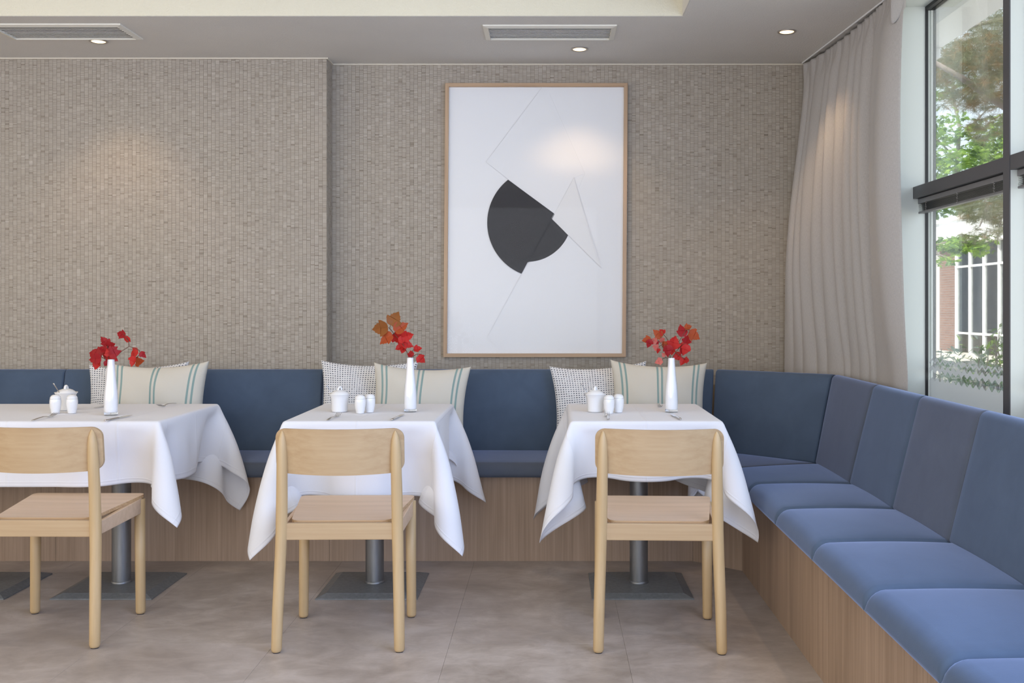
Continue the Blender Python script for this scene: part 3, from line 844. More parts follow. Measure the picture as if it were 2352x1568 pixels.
def bowl_proto():
    t_ = thing('sugar_bowl', '', 'sugar bowl', (0, 0, 0), 0, 'lidded white sugar bowls on the tables')
    lath('body', [(.031, 0), (.0335, .002), (.0348, .012), (.0358, .035), (.0385, .058), (.0430, .070), (.0482, .0765), (.0478, .0785), (.042, .0745), (.037, .066), (.033, .02)], M['porcelain'], t_, 40)
    ld = lath('lid', [(.0385, .0735), (.0390, .0770), (.0350, .0830), (.0270, .0885), (.0160, .0925), (.006, .0942), (.0008, .0945)], M['porcelain'], t_, 40)
    pts = []
    for k in range(13):
        a = PI * k / 12; pts.append((.0085 * math.cos(a), 0, .0915 + .0150 * math.sin(a)))
    MB().tube(pts, [(.0040, .0062)] * 13, 10).build('knob', M['porcelain'], ld, smooth=True)
    return t_
def spoon_proto():
    t_ = thing('teaspoon', '', 'spoon', (0, 0, 0), 0, 'teaspoons standing in the sugar bowls')
    pts = [(-.062, .004, .121), (-.056, .004, .113), (-.047, .004, .100), (-.0385, .003, .087), (-.034, .002, .078), (-.018, 0, .045), (-.010, 0, .026)]
    MB().tube(pts, [(.0015, .0045), (.0013, .0042), (.0012, .003), (.0012, .0022), (.0012, .0020), (.0012, .0022), (.0014, .003)], 8).build('handle', M['steel'], t_, smooth=True)
    MB().tube([(-.010, 0, .026), (-.005, 0, .016), (-.001, 0, .009), (.001, 0, .006)], [(.0013, .004), (.0016, .010), (.0016, .009), (.001, .002)], 10).build('bowl', M['steel'], t_, smooth=True)
    return t_
def fork_proto():
    t_ = thing('fork', '', 'fork', (0, 0, 0), 0, 'steel forks laid on the tables')
    # along +Y, tines at +Y, curved upwards
    P = [(0, -.095, .0030), (0, -.085, .0035), (0, -.05, .0065), (0, -.01, .0085), (0, .015, .0065), (0, .032, .0040), (0, .045, .0032), (0, .053, .0040)]
    R = [(.0030, .0010), (.0060, .0015), (.0050, .0016), (.0028, .0017), (.0027, .0016), (.0070, .0012), (.0105, .0010), (.0110, .0010)]
    b = MB(); rows = []
    for (x, y, z), (wx, wz) in zip(P, R):
        rows.append([(x + wx * math.cos(a), y, z + wz * math.sin(a)) for a in [2 * PI * k / 10 for k in range(10)]])
    b.grid(rows, True); b.f += [tuple(range(9, -1, -1)), tuple(70 + k for k in range(10))]; b.mi += [0, 0]
    b.build('handle', M['steel'], t_, smooth=True)
    for k in range(4):
        x = -.0093 + .0062 * k
        MB().tube([(x, .052, .0040), (x * 1.0, .070, .0078), (x * 1.02, .085, .0125), (x * 1.02, .096, .0165)], [(.0012, .0015), (.0012, .0014), (.0011, .0012), (.0004, .0006)], 6).build('tine', M['steel'], t_, smooth=True)
    return t_
def knife_proto():
    t_ = thing('knife', '', 'knife', (0, 0, 0), 0, 'steel table knives laid on the tables')
    P = [(-.103, .0030, .0022), (-.098, .0055, .0036), (-.07, .0066, .0040), (-.03, .0056, .0036), (-.002, .0050, .0032), (.004, .0040, .0026)]
    b = MB(); rows = [[(wx * math.cos(a), y, .0042 + wz * math.sin(a)) for a in [2 * PI * k / 10 for k in range(10)]] for y, wx, wz in P]
    b.grid(rows, True); b.f += [tuple(range(9, -1, -1)), tuple(50 + k for k in range(10))]; b.mi += [0, 0]
    b.build('handle', M['steel'], t_, smooth=True)
    pr = [(-.0045, .002), (-.0085, .012), (-.0095, .05), (-.0088, .085), (-.004, .104), (.0035, .108), (.0045, .09), (.0045, .002)]
    MB().poly_prism([(x, y, .0034) for x, y in pr], (0, 0, .0014)).build('blade', M['steel'], t_)
    return t_
def place(proto, items):
    for i, (x, y, rz, label) in enumerate(items):
        if i == 0:
            proto.location = (x, y, ZT); proto.rotation_euler = (0, 0, math.radians(rz)); proto['label'] = label
        else: dup(proto, (x, y, ZT), math.radians(rz), label)
place(vase_proto(), [(-1.835, 4.36, 0, 'slim white vase holding red leaves on the long table'), (-.605, 4.50, 0, 'slim white vase holding orange and red leaves on the middle table'),
                     (.518, 4.485, 0, 'slim white vase with red leaves in front of the seam in the bench')])
place(bowl_proto(), [(-2.122, 4.575, 80, 'white sugar bowl behind two shakers on the long table'), (-.909, 4.50, 40, 'white sugar bowl on the middle table'), (.192, 4.50, 68, 'white sugar bowl on the table below the artwork')])
place(spoon_proto(), [(-2.118, 4.570, 62, 'teaspoon in the sugar bowl on the long table'), (-.907, 4.50, 8, 'teaspoon sticking out of the sugar bowl on the middle table'), (.192, 4.50, 5, 'teaspoon in the sugar bowl below the artwork')])
place(shaker_proto(), [(-2.100, 4.43, 0, 'white shaker in front of the sugar bowl on the long table'), (-2.032, 4.435, 0, 'white shaker between sugar bowl and vase on the long table'),
                       (-.808, 4.43, 0, 'nearer white shaker on the middle table beside the sugar bowl'), (-.775, 4.475, 0, 'farther white shaker on the middle table behind its twin'),
                       (.247, 4.425, 0, 'nearer white shaker below the artwork beside the sugar bowl'), (.290, 4.47, 0, 'farther white shaker below the artwork behind its twin')])
place(fork_proto(), [(-2.047, 4.225, -2, 'steel fork on the long table in front of the shakers'), (-1.753, 4.775, 176, 'steel fork at the bench side of the long table'),
                     (-.880, 4.235, -3, 'steel fork on the middle table in front of the sugar bowl'), (.231, 4.25, -1, 'steel fork on the table below the artwork in front of the shakers'),
                     (.494, 4.765, 178, 'steel fork behind the vase on the table below the artwork')])
place(knife_proto(), [(-1.745, 4.215, -6, 'steel table knife beside the vase on the long table'), (-2.022, 4.755, 176, 'steel table knife half hidden behind the vase on the long table'),
                      (-.622, 4.245, -5, 'steel table knife in front of the vase on the middle table'), (.512, 4.265, 3, 'steel table knife in front of the vase below the artwork')])

# ------------------------------------------------------------------ leaf branches in the vases
HALF = [(.0, .0), (.10, -.03), (.26, -.02), (.40, .09), (.49, .24), (.545, .30), (.57, .44), (.545, .50), (.46, .48), (.405, .50), (.36, .57), (.38, .64), (.29, .70), (.27, .80), (.16, .86), (.10, .94), (.0, 1.06)]
def leaf_mesh(name, fold, curl, m_):
    b = MB(); n = len(HALF)
    def pt(u, v): return (u, v, fold * abs(u) - curl * v * v + .05 * math.sin(v * 9) * abs(u))
    mid = [pt(0, max(0, min(1.06, v))) for u, v in HALF]
    for s in (-1, 1):
        out = [pt(s * u, v) for u, v in HALF]
        o = b.add(mid + out, [])
        for i in range(n - 1):
            f_ = (o + i, o + n + i, o + n + i + 1, o + i + 1)
            b.f.append(f_ if s > 0 else f_[::-1]); b.mi.append(0)
    me_o = b.build(name, m_, None, smooth=True, recalc=False)
    me = me_o.data; bpy.data.objects.remove(me_o); return me
LM = {}
def leafdata(mk, var):
    if (mk, var) not in LM:
        LM[(mk, var)] = leaf_mesh('leaf', (.35, .6, .15)[var], (.25, -.15, .45)[var], M[mk])
    return LM[(mk, var)]
def branch(label, Yv, org, scl, leaves, stems, seed):
    rr = random.Random(seed)
    def W(p, dy=0): return PX(org[0] + p[0] / scl, org[1] + p[1] / scl, Yv + dy)
    base = W(stems[0][0]); t_ = thing('leafy_branch', label, 'branch', (base.x, Yv, base.z - .10), 0, 'red autumn branches in the vases')
    for st in stems:
        pts = [W(p, rr.uniform(-.012, .012) if k else 0) for k, p in enumerate(st)]
        if st is stems[0]: pts = [Vector((base.x, Yv, base.z - .10))] + pts
        sm = []
        for k in range(len(pts) - 1):
            for q in range(4): sm.append(pts[k].lerp(pts[k + 1], q / 4))
        sm.append(pts[-1])
        MB().tube(sm, .0013, 6).build('stem', M['twig'], t_, world=True, smooth=True)
    o = acc_loc(t_)
    for (bx, by, tx, ty, mk) in leaves:
        dy = rr.uniform(-.03, .03)
        a, b_ = W((bx, by), dy), W((tx, ty), dy + rr.uniform(-.012, .012))
        d = (b_ - a); L = d.length * 1.02; d.normalize()
        nrm = Vector((rr.uniform(-.5, .5), -1, rr.uniform(-.2, .6))); nrm = (nrm - d * nrm.dot(d)).normalized()
        uax = d.cross(nrm).normalized()
        mt = Matrix((uax, d, nrm)).transposed().to_4x4()
        ob = bpy.data.objects.new('leaf', leafdata(mk, rr.randrange(3))); COL.objects.link(ob); ob.parent = t_
        ob.matrix_local = Matrix.Translation(a - o) @ mt @ Matrix.Diagonal((L * rr.uniform(.82, 1.0), L, L, 1))
        near = min((W(p) for st in stems for p in st), key=lambda q: (q - a).length)
        if (near - a).length > .004:
            MB().tube([near, (near + a) / 2 + Vector((0, 0, .003)), a], .0007, 5).build('stem', M['twig'], t_, world=True, smooth=True)
R_, D_, O_, V_, K_ = 'leaf_red', 'leaf_dark', 'leaf_orange', 'leaf_olive', 'leaf_pink'
branch('bare-stemmed branch of dark red leaves in the vase on the long table', 4.36, (190, 750), 7.125,
       [(410, 310, 310, 165, D_), (415, 345, 550, 285, D_), (400, 400, 282, 350, D_), (440, 410, 545, 335, D_), (440, 470, 600, 400, D_), (310, 480, 70, 400, D_),
        (275, 520, 230, 690, R_), (300, 520, 100, 540, D_), (400, 470, 295, 450, R_), (475, 490, 565, 560, R_), (365, 560, 460, 650, D_), (745, 165, 690, 275, R_), (700, 150, 585, 110, D_),
        (905, 400, 735, 475, R_), (870, 500, 820, 650, R_), (870, 590, 1020, 560, O_), (940, 420, 1025, 500, D_), (430, 480, 390, 380, R_), (420, 560, 440, 470, R_)],
       [[(430, 600), (420, 480), (400, 400), (410, 310)], [(450, 590), (560, 480), (640, 400), (760, 322), (850, 350), (930, 390), (935, 450), (870, 520)], [(760, 322), (755, 250), (700, 150), (635, 90)],
        [(425, 570), (350, 520), (300, 490)]], 1)
branch('tall leaning branch of orange and red leaves on the middle table', 4.50, (850, 700), 9.8,
       [(470, 455, 640, 170, V_), (400, 510, 85, 550, V_), (570, 605, 830, 400, O_), (495, 680, 205, 810, O_), (540, 640, 735, 850, R_), (715, 730, 960, 660, R_), (715, 860, 960, 890, R_),
        (770, 920, 590, 1010, R_), (765, 940, 720, 1080, R_), (985, 1010, 1160, 985, R_), (920, 1165, 910, 1020, R_), (1075, 1155, 1230, 1300, R_), (960, 1150, 840, 1080, D_), (640, 800, 800, 760, R_)],
       [[(945, 1200), (900, 1140), (840, 1080), (770, 940), (680, 800), (545, 655), (410, 500)], [(960, 1160), (1050, 1105), (1150, 1110), (1220, 1160)], [(930, 1150), (955, 1030), (1000, 990)], [(545, 655), (440, 520), (460, 450)]], 2)
branch('bushy branch of red and pink leaves in the vase nearest the window', 4.485, (1470, 730), 6.82,
       [(665, 290, 655, 100, D_), (700, 165, 800, 135, O_), (765, 235, 935, 315, O_), (725, 395, 755, 270, D_), (700, 365, 810, 365, R_), (500, 480, 550, 295, R_), (530, 445, 438, 355, R_), (640, 395, 700, 475, R_),
        (625, 490, 775, 520, D_), (420, 430, 450, 600, D_), (500, 480, 490, 580, R_), (550, 555, 645, 660, R_), (700, 635, 640, 745, R_), (695, 655, 790, 660, R_), (325, 315, 375, 400, K_), (375, 365, 365, 470, O_),
        (325, 305, 225, 195, O_), (370, 250, 300, 180, R_), (260, 385, 168, 330, K_), (160, 340, 130, 460, D_), (280, 480, 190, 440, K_), (280, 480, 285, 560, R_), (395, 600, 350, 550, K_), (350, 665, 235, 700, K_),
        (600, 410, 520, 480, R_), (740, 420, 690, 570, R_), (170, 345, 40, 365, O_), (260, 370, 290, 430, D_)],
       [[(495, 650), (560, 530), (640, 440), (610, 370), (660, 290), (720, 190), (770, 180)], [(480, 640), (450, 500), (430, 330), (370, 260)], [(470, 640), (400, 520), (330, 420), (270, 480)],
        [(330, 400), (250, 320), (170, 340)], [(470, 630), (400, 622), (350, 640)], [(560, 540), (640, 600), (690, 640)]], 3)

# ------------------------------------------------------------------ cushions
def cushion(name, label, tl, tr, Yc, h, m_, group, lean, rz=0, wf=1.0, thick=.075, seed=0):
    """tl, tr = photo pixels of the two upper corners; the cushion stands on the seat and leans on the backrest"""
    a, b_ = PX(*tl, Yc), PX(*tr, Yc)
    w_ = (b_ - a).length * wf; roll = math.atan2(b_.z - a.z, b_.x - a.x); c = (a + b_) / 2
    rr = random.Random(seed); n = 26; b = MB(); uv = []
    def shp(s, t_, side):
        pin = .10; x = w_ / 2 * s * (1 - pin * (1 - t_ * t_) ** 1.0); z = h / 2 * t_ * (1 - .13 * (1 - s * s) ** .9)
        e = max(0, (1 - s * s) * (1 - t_ * t_)) ** .42
        y = side * (thick * e + .0035)
        y += .006 * math.sin(s * 3 + seed) * math.cos(t_ * 4 + seed) * e
        if side < 0:
            y += .006 * e * math.sin(6 * s + 5 * t_ + seed * 2)
        return (x, y, z)
    for side in (-1, 1):
        rows = []
        for j in range(n + 1):
            t_ = math.sin(PI / 2 * (-1 + 2 * j / n)); row = []
            for i in range(n + 1):
                s = math.sin(PI / 2 * (-1 + 2 * i / n)); row.append(shp(s, t_, side)); uv.append(((s + 1) / 2, (t_ + 1) / 2))
            rows.append(row if side < 0 else row)
        o = len(b.v); b.grid(rows)
    N = (n + 1) ** 2; k = n + 1
    rim = [(0, i) for i in range(k)] + [(j, n) for j in range(1, k)] + [(n, i) for i in range(n - 1, -1, -1)] + [(j, 0) for j in range(n - 1, 0, -1)]
    for q in range(len(rim)):
        p1, p2 = rim[q], rim[(q + 1) % len(rim)]
        b.f.append((p1[0] * k + p1[1], p2[0] * k + p2[1], N + p2[0] * k + p2[1], N + p1[0] * k + p1[1])); b.mi.append(0)
    R = Matrix.Rotation(rz, 3, 'Z') @ Matrix.Rotation(roll, 3, 'Y').inverted() @ Matrix.Rotation(-lean, 3, 'X')
    b.v = [tuple(R @ (Vector(v) - Vector((0, 0, h / 2)))) for v in b.v]
    o = b.build(name, m_, None, smooth=True, uv=uv)
    o.location = c
    return tag(o, label, 'cushion', group)
GD, GS = 'white dotted cushions on the bench', 'striped cushions on the bench'
LN = math.radians(13)
cushion('dotted_cushion', 'white dotted cushion behind the vase of the long table', (205, 838), (434, 830), 5.36, .436, M['dotted'], GD, LN, seed=1)
cushion('dotted_cushion', 'white dotted cushion behind the middle table', (738, 827), (961, 829), 5.36, .436, M['dotted'], GD, LN, seed=2)
cushion('dotted_cushion', 'white dotted cushion below the framed artwork', (1262, 841), (1484, 829), 5.36, .436, M['dotted'], GD, LN, seed=3)
cushion('striped_cushion', 'cream cushion with green stripes beside the vase of the long table', (254, 834), (480, 829), 5.20, .452, M['striped'], GS, LN, seed=4)
cushion('striped_cushion', 'cream cushion with green stripes behind the middle table', (859, 832), (1082, 842), 5.17, .436, M['striped'], GS, LN, seed=5)
cushion('striped_cushion', 'cream cushion with green stripes nearest the window corner', (1402, 826), (1624, 833), 5.20, .452, M['striped'], GS, LN, seed=6)

# ------------------------------------------------------------------ framed artwork
YP = YR - .034
pic = thing('framed_artwork', 'large white abstract artwork with charcoal half-round shapes in an oak frame', 'picture', (-.083, YR - .002, 1.68))
pw, ph, fw = .4985, .748, .0195
def prail(pts): return MB().poly_prism([(x, YP - pic.location.y, z) for x, z in pts], (0, .030, 0))
SHR = math.tan(math.radians(.45))
def shr(x, z): return (x + z * SHR * .9, z)
for pts, m_ in (([(-pw, ph), (pw, ph), (pw - fw, ph - fw), (-pw + fw, ph - fw)], 'oak_x'), ([(-pw, -ph), (pw, -ph), (pw - fw, -ph + fw), (-pw + fw, -ph + fw)], 'oak_x'),
                ([(-pw, -ph), (-pw, ph), (-pw + fw, ph - fw), (-pw + fw, -ph + fw)], 'oak_z'), ([(pw, -ph), (pw, ph), (pw - fw, ph - fw), (pw - fw, -ph + fw)], 'oak_z')):
    prail([shr(*p) for p in pts]).build('frame_rail', M[m_], pic)
def flat(pts, yd, m_, name, th=.0012):
    return MB().poly_prism([(x, yd - pic.location.y, z) for x, z in pts], (0, th, 0)).build(name, m_, pic)
qi = [shr(*p) for p in ((-pw + fw, -ph + fw), (pw - fw, -ph + fw), (pw - fw, ph - fw), (-pw + fw, ph - fw))]
flat(qi, YP + .018, M['paper'], 'backing_sheet', .008)
def AP(x, y):
    p = PX(x, y, YP + .012); return (p.x - pic.location.x, p.z - pic.location.z)
def arc3(p1, p2, p3, n=28):
    (ax, ay), (bx, by), (cx, cy) = p1, p2, p3
    d = 2 * (ax * (by - cy) + bx * (cy - ay) + cx * (ay - by))
    ux = ((ax * ax + ay * ay) * (by - cy) + (bx * bx + by * by) * (cy - ay) + (cx * cx + cy * cy) * (ay - by)) / d
    uy = ((ax * ax + ay * ay) * (cx - bx) + (bx * bx + by * by) * (ax - cx) + (cx * cx + cy * cy) * (bx - ax)) / d
    r = math.hypot(ax - ux, ay - uy); a1, a2, a3 = [math.atan2(y - uy, x - ux) for x, y in (p1, p2, p3)]
    def go(a, b): 
        return (b - a) % (2 * PI)
    tot = go(a1, a3)
    if go(a1, a2) > tot: tot -= 2 * PI
    return [(ux + r * math.cos(a1 + tot * k / n), uy + r * math.sin(a1 + tot * k / n)) for k in range(n + 1)]
flat([AP(*p) for p in arc3((1305, 539.5), (1267.5, 584), (1213, 601), 18)] + [AP(1212, 603), AP(1270, 497)][:0] + [AP(1198, 604), AP(1262, 497)], YP + .0166, M['charcoal'], 'paper_shape', .0010)
flat([AP(*p) for p in ((1116, 372), (1246, 199), (1343, 398), (1318, 408), (1273, 491), (1167, 412))], YP + .0158, M['paper_a'], 'paper_sheet')
flat([AP(*p) for p in ((1318, 407), (1382, 616), (1305, 540), (1267, 501))], YP + .0146, M['paper_b'], 'paper_sheet')
flat([AP(*p) for p in arc3((1197.7, 628.4), (1119, 510), (1167, 412.4))] + [AP(1272.7, 490)], YP + .0134, M['charcoal'], 'paper_shape', .0020)
flat([AP(*p) for p in ((1198, 628.4), (1118, 775), (1150, 808), (1165, 808), (1172, 785), (1380, 808), (1395, 640), (1305, 540), (1213, 602))], YP + .0170, M['paper_a'], 'paper_sheet', .0009)
M['line'] = mat('grey_sheet_outline', (.66, .655, .65), .8)  # grey strips drawn as pencil outlines and painted shadow lines at the sheet edges
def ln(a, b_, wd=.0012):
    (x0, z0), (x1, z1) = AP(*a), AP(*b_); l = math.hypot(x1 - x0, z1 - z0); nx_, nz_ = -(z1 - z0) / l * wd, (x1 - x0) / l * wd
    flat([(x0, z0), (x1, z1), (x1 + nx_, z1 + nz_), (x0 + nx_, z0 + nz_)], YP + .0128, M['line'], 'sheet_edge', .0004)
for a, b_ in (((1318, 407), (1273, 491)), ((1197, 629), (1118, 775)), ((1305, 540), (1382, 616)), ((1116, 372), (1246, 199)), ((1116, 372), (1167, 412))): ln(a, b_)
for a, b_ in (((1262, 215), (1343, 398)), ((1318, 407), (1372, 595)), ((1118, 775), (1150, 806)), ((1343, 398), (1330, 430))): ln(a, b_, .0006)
M['ink'] = mat('dark_paper_edge', (.012, .012, .013), .8)  # dark strip painting the shadow along the large shape's straight edge
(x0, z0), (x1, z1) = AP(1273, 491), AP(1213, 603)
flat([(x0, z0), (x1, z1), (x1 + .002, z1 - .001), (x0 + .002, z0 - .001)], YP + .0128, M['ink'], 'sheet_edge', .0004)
flat(qi, YP + .009, M['art_glass'], 'glass', .002)

# ------------------------------------------------------------------ ceiling vents and downlights
def vent(x0, x1, y0, y1, label):
    t_ = thing('ceiling_vent', label, 'vent', ((x0 + x1) / 2, (y0 + y1) / 2, CEIL), 0, 'slotted air vents in the ceiling')
    z1, z0 = CEIL - .0004, CEIL - .012; f_ = .024
    for q in ([(x0, y0), (x1, y0), (x1 - f_, y0 + f_), (x0 + f_, y0 + f_)], [(x0, y1), (x1, y1), (x1 - f_, y1 - f_), (x0 + f_, y1 - f_)],
              [(x0, y0), (x0, y1), (x0 + f_, y1 - f_), (x0 + f_, y0 + f_)], [(x1, y0), (x1, y1), (x1 - f_, y1 - f_), (x1 - f_, y0 + f_)]):
        o = [Vector((a, b, z1)) for a, b in q]; cx = (q[0][0] + q[1][0] + q[2][0] + q[3][0]) / 4; cy = sum(p[1] for p in q) / 4
        lo = [Vector((a * .94 + cx * .06, b * .94 + cy * .06, z0)) for a, b in q]
        lo[0] = Vector((q[0][0], q[0][1], z0 + .006)); lo[1] = Vector((q[1][0], q[1][1], z0 + .006)); lo[2] = Vector((q[2][0], q[2][1], z0)); lo[3] = Vector((q[3][0], q[3][1], z0))
        b = MB(); b.add(o + lo, [(0, 1, 2, 3), (4, 7, 6, 5), (0, 4, 5, 1), (1, 5, 6, 2), (2, 6, 7, 3), (3, 7, 4, 0)]); b.build('frame_rail', M['vent'], t_, world=True)
    MB().box(x0 + f_, x1 - f_, y0 + f_, y1 - f_, CEIL - .0018, CEIL - .0006).build('duct_opening', M['vent_dark'], t_, world=True)
    n = 9
    for k in range(n):
        yy = y0 + f_ + (y1 - y0 - 2 * f_) * (k + .5) / n
        MB().poly_prism([(x0 + f_, yy - .0085, CEIL - .0065), (x0 + f_, yy - .0085, CEIL - .0090), (x0 + f_, yy + .0065, CEIL - .0060), (x0 + f_, yy + .0065, CEIL - .0035)], (x1 - x0 - 2 * f_, 0, 0)).build('slat', M['slat_vent'], t_, world=True)
vent(-.322, .313, 4.94, 5.205, 'cream slotted ceiling vent above the framed artwork')
vent(-2.67, -2.027, 4.92, 5.197, 'cream slotted ceiling vent above the left wall pier cut by the photo edge')
def downlight(x, y, label, e=11):
    t_ = thing('downlight', label, 'downlight', (x, y, CEIL), 0, 'recessed warm downlights in the ceiling')
    b = MB(); n = 32
    prof = [(.034, .0005), (.0445, -.0008), (.046, -.003), (.044, -.0055), (.036, -.005), (.034, -.002)]
    vs = [(r * math.cos(2 * PI * k / n), r * math.sin(2 * PI * k / n), z) for r, z in prof for k in range(n)]
    fs = [(i * n + k, i * n + (k + 1) % n, ((i + 1) % 6) * n + (k + 1) % n, ((i + 1) % 6) * n + k) for i in range(6) for k in range(n)]
    b.add(vs, fs); b.build('ring', M['ring'], t_, smooth=True)
    MB().lathe([(.034, -.0030), (.030, -.0050), (.015, -.0060), (.001, -.0063)], 24).build('lens', M['lamp'], t_, smooth=True)
    l = light('downlight_beam', 'SPOT', (0, 0, -.02), (0, 0, 0), e, (1, .70, .42), spot_size=math.radians(96), spot_blend=.7, shadow_soft_size=.03)
    l.parent = t_
downlight(-2.27, 5.244, 'recessed downlight beside the left ceiling vent')
downlight(.1486, 5.403, 'recessed downlight above the framed artwork')
downlight(1.143, 5.06, 'recessed downlight near the curtain', 11)

# ------------------------------------------------------------------ outdoors
struct(MB().box(1.70, 60, -10, 80, -.25, -.12).build('ground', M['terrace']))
sof = struct(MB().box(1.63, 2.30, 1.0, 10.5, 2.80, 3.0).box(2.10, 2.32, 1.0, 10.5, 2.745, 3.0).build('roof_overhang', M['white_out']))
MB().box(2.25, 2.32, 6.22, 6.32, 2.69, 2.745).build('gutter_outlet', M['white_out'], sof)
XF = 12.0
bld = thing('pavilion', 'low white pavilion with brick pier and white framed glazing outside the window', 'building', (XF + 2, 29, -.12))
MB().box(XF - .25, XF + 6, 10, 40, 3.0, 3.72).box(XF - .32, XF + 6, 10, 40, 3.72, 3.86).build('roof_fascia', M['white_out'], bld, world=True)
MB().box(XF, XF + .4, 30.87, 32.25, -.12, 3.0).build('brick_pier', M['brick'], bld, world=True)
MB().box(XF - .12, XF + .1, 32.25, 32.75, -.12, 3.0).build('downpipe_boxing', M['white_out'], bld, world=True)
MB().box(XF + .2, XF + .4, 32.75, 40, -.12, 3.0).build('side_wall', M['white_out'], bld, world=True)
MB().box(XF + 1.2, XF + 1.3, 10, 32, -.12, 3.0).build('rear_wall', M['far_grey'], bld, world=True)
MB().box(XF + .9, XF + 1.05, 28.2, 29.6, .5, 1.2).box(XF + .9, XF + 1.05, 26.4, 27.8, .5, 1.2).build('counter', M['far_dark'], bld, world=True)
MB().box(XF + 1.1, XF + 1.18, 27.2, 28.5, 1.3, 2.3).build('inner_opening', M['far_dark'], bld, world=True)
rows = [[(XF + .7 + .05 * math.sin(k * 1.9), 30.5 - .05 * k, z) for k in range(16)] for z in (1.25, 2.25)]
b = MB(); b.grid(rows); b.build('mustard_drape', M['mustard'], bld, world=True)
posts = [30.84, 29.85, 28.88, 27.9] + [26.9 - k for k in range(16)]
for y in posts: MB().box(XF - .06, XF + .06, y - .027, y + .027, -.12, 3.0).build('window_post', M['white_out'], bld, world=True)
for y0, y1 in zip(posts[1:], posts[:-1]):
    for z in (.45, 2.38): MB().box(XF - .05, XF + .05, y0 + .04, y1 - .04, z - .026, z + .026).build('window_bar', M['white_out'], bld, world=True)
    for za, zb in ((-.1, .415), (.485, 2.345), (2.415, 3.0)):
        MB().box(XF - .005, XF + .005, y0 + .04, y1 - .04, za, zb).build('pane', M['far_glass'], bld, world=True)

def scatter(name, pts, m_list, parent, size, shape, rr, aniso=None):
    """foliage: one leaf polygon per point, kind = stuff"""
    b = MB()
    for (p, sc_) in pts:
        R = Euler((rr.uniform(-.9, .9), rr.uniform(-.9, .9), rr.uniform(0, 6.28))).to_matrix()
        if aniso: R = Euler((rr.uniform(-1.2, 1.2) + PI / 2 * 0, rr.uniform(-.6, .6), rr.uniform(0, 6.28))).to_matrix()
        s = size * sc_ * rr.uniform(.7, 1.25)
        vs = [p + R @ Vector((x * s, y * s, z * s)) for x, y, z in shape]
        o = len(b.v); b.v += [tuple(v) for v in vs]; n = len(shape)
        mi = rr.randrange(len(m_list))
        if n > 6:
            for i in range(1, n): b.f.append((o, o + i, o + (i % (n - 1)) + 1)); b.mi.append(mi)
        else: b.f.append(tuple(range(o, o + n))); b.mi.append(mi)
    ob = b.build(name, m_list, parent, world=True, recalc=False); ob['kind'] = 'stuff'; return ob
MAPLE = [(0, .3, .04)] + [(.06 * 0, -.0, 0), (.22, .05, -.02), (.50, .10, -.05), (.34, .28, 0), (.62, .48, -.08), (.34, .55, 0), (.20, .68, 0), (0, 1.0, -.1), (-.20, .68, 0), (-.34, .55, 0), (-.62, .48, -.08), (-.34, .28, 0), (-.50, .10, -.05), (-.22, .05, -.02)]
LANCE = [(0, 0, 0), (.13, .25, .04), (.15, .55, .05), (0, 1, -.08), (-.15, .55, .05), (-.13, .25, .04)]
rr = random.Random(42)
def cluster(px, py, Y, rx, ry, n, dy=.6, k=1):
    n = int(n * k)
    out = []
    for _ in range(n):
        while True:
            a, b_ = rr.uniform(-1, 1), rr.uniform(-1, 1)
            if a * a + b_ * b_ < 1: break
        out.append((PX(px + a * rx, py + b_ * ry, Y) + Vector((0, rr.uniform(-dy, dy), 0)), 1.0))
    return out
YM = 11.0
mp = thing('maple_tree', 'slender green maple tree outside the upper window pane', 'tree', (PX(2200, 700, YM).x, YM, -.12))
tx = PX(2200, 700, YM).x
MB().tube([(tx - .47, YM, -.12), (tx - .46, YM, 1.2), (tx - .43, YM, 2.0), (tx - .20, YM, 2.35), (tx - .02, YM, 2.6), (tx + .02, YM, 3.1), (tx - .06, YM, 3.45), (tx - .02, YM, 4.2)], [.05, .045, .04, .030, .024, .020, .015, .008], 8).build('trunk', M['bark'], mp, world=True, smooth=True)
for (a, b_, c_) in (((tx + .03, 3.0), (tx + .3, 3.3), (tx + .55, 3.25)), ((tx, 2.75), (tx - .25, 2.95), (tx - .5, 2.85)), ((tx, 3.35), (tx + .25, 3.6), (tx + .5, 3.75)), ((tx - .43, 1.80), (tx - .1, 1.90), (tx + .3, 1.82)), ((tx - .43, 1.7), (tx - .25, 1.76), (tx - .12, 1.68))):
    MB().tube([(a[0], YM, a[1]), (b_[0], YM - .1, b_[1]), (c_[0], YM - .2, c_[1])], [.012, .008, .004], 6).build('branch', M['bark'], mp, world=True, smooth=True)
L = []
for (a, b_, c_, d_, n_, dy_) in ((2165, 195, 28, 40, 150, .6), (2190, 310, 40, 20, 150, .6), (2270, 350, 45, 34, 420, .6), (2180, 378, 46, 26, 300, .6), (2290, 290, 26, 26, 120, .6), (2165, 285, 16, 22, 70, .5),
                                 (2180, 476, 38, 18, 220, .6), (2200, 562, 46, 18, 300, .3), (2170, 598, 11, 10, 40, .3), (2250, 562, 16, 24, 90, .3), (2240, 425, 70, 24, 400, .6), (2330, 340, 60, 90, 350, .6), (2110, 330, 50, 120, 350, .6)):
    L += cluster(a, b_, YM, c_, d_, n_, dy_)
scatter('foliage', L, [M['leaf_green'], M['leaf_green'], M['leaf_green_dark']], mp, .062, MAPLE, rr)

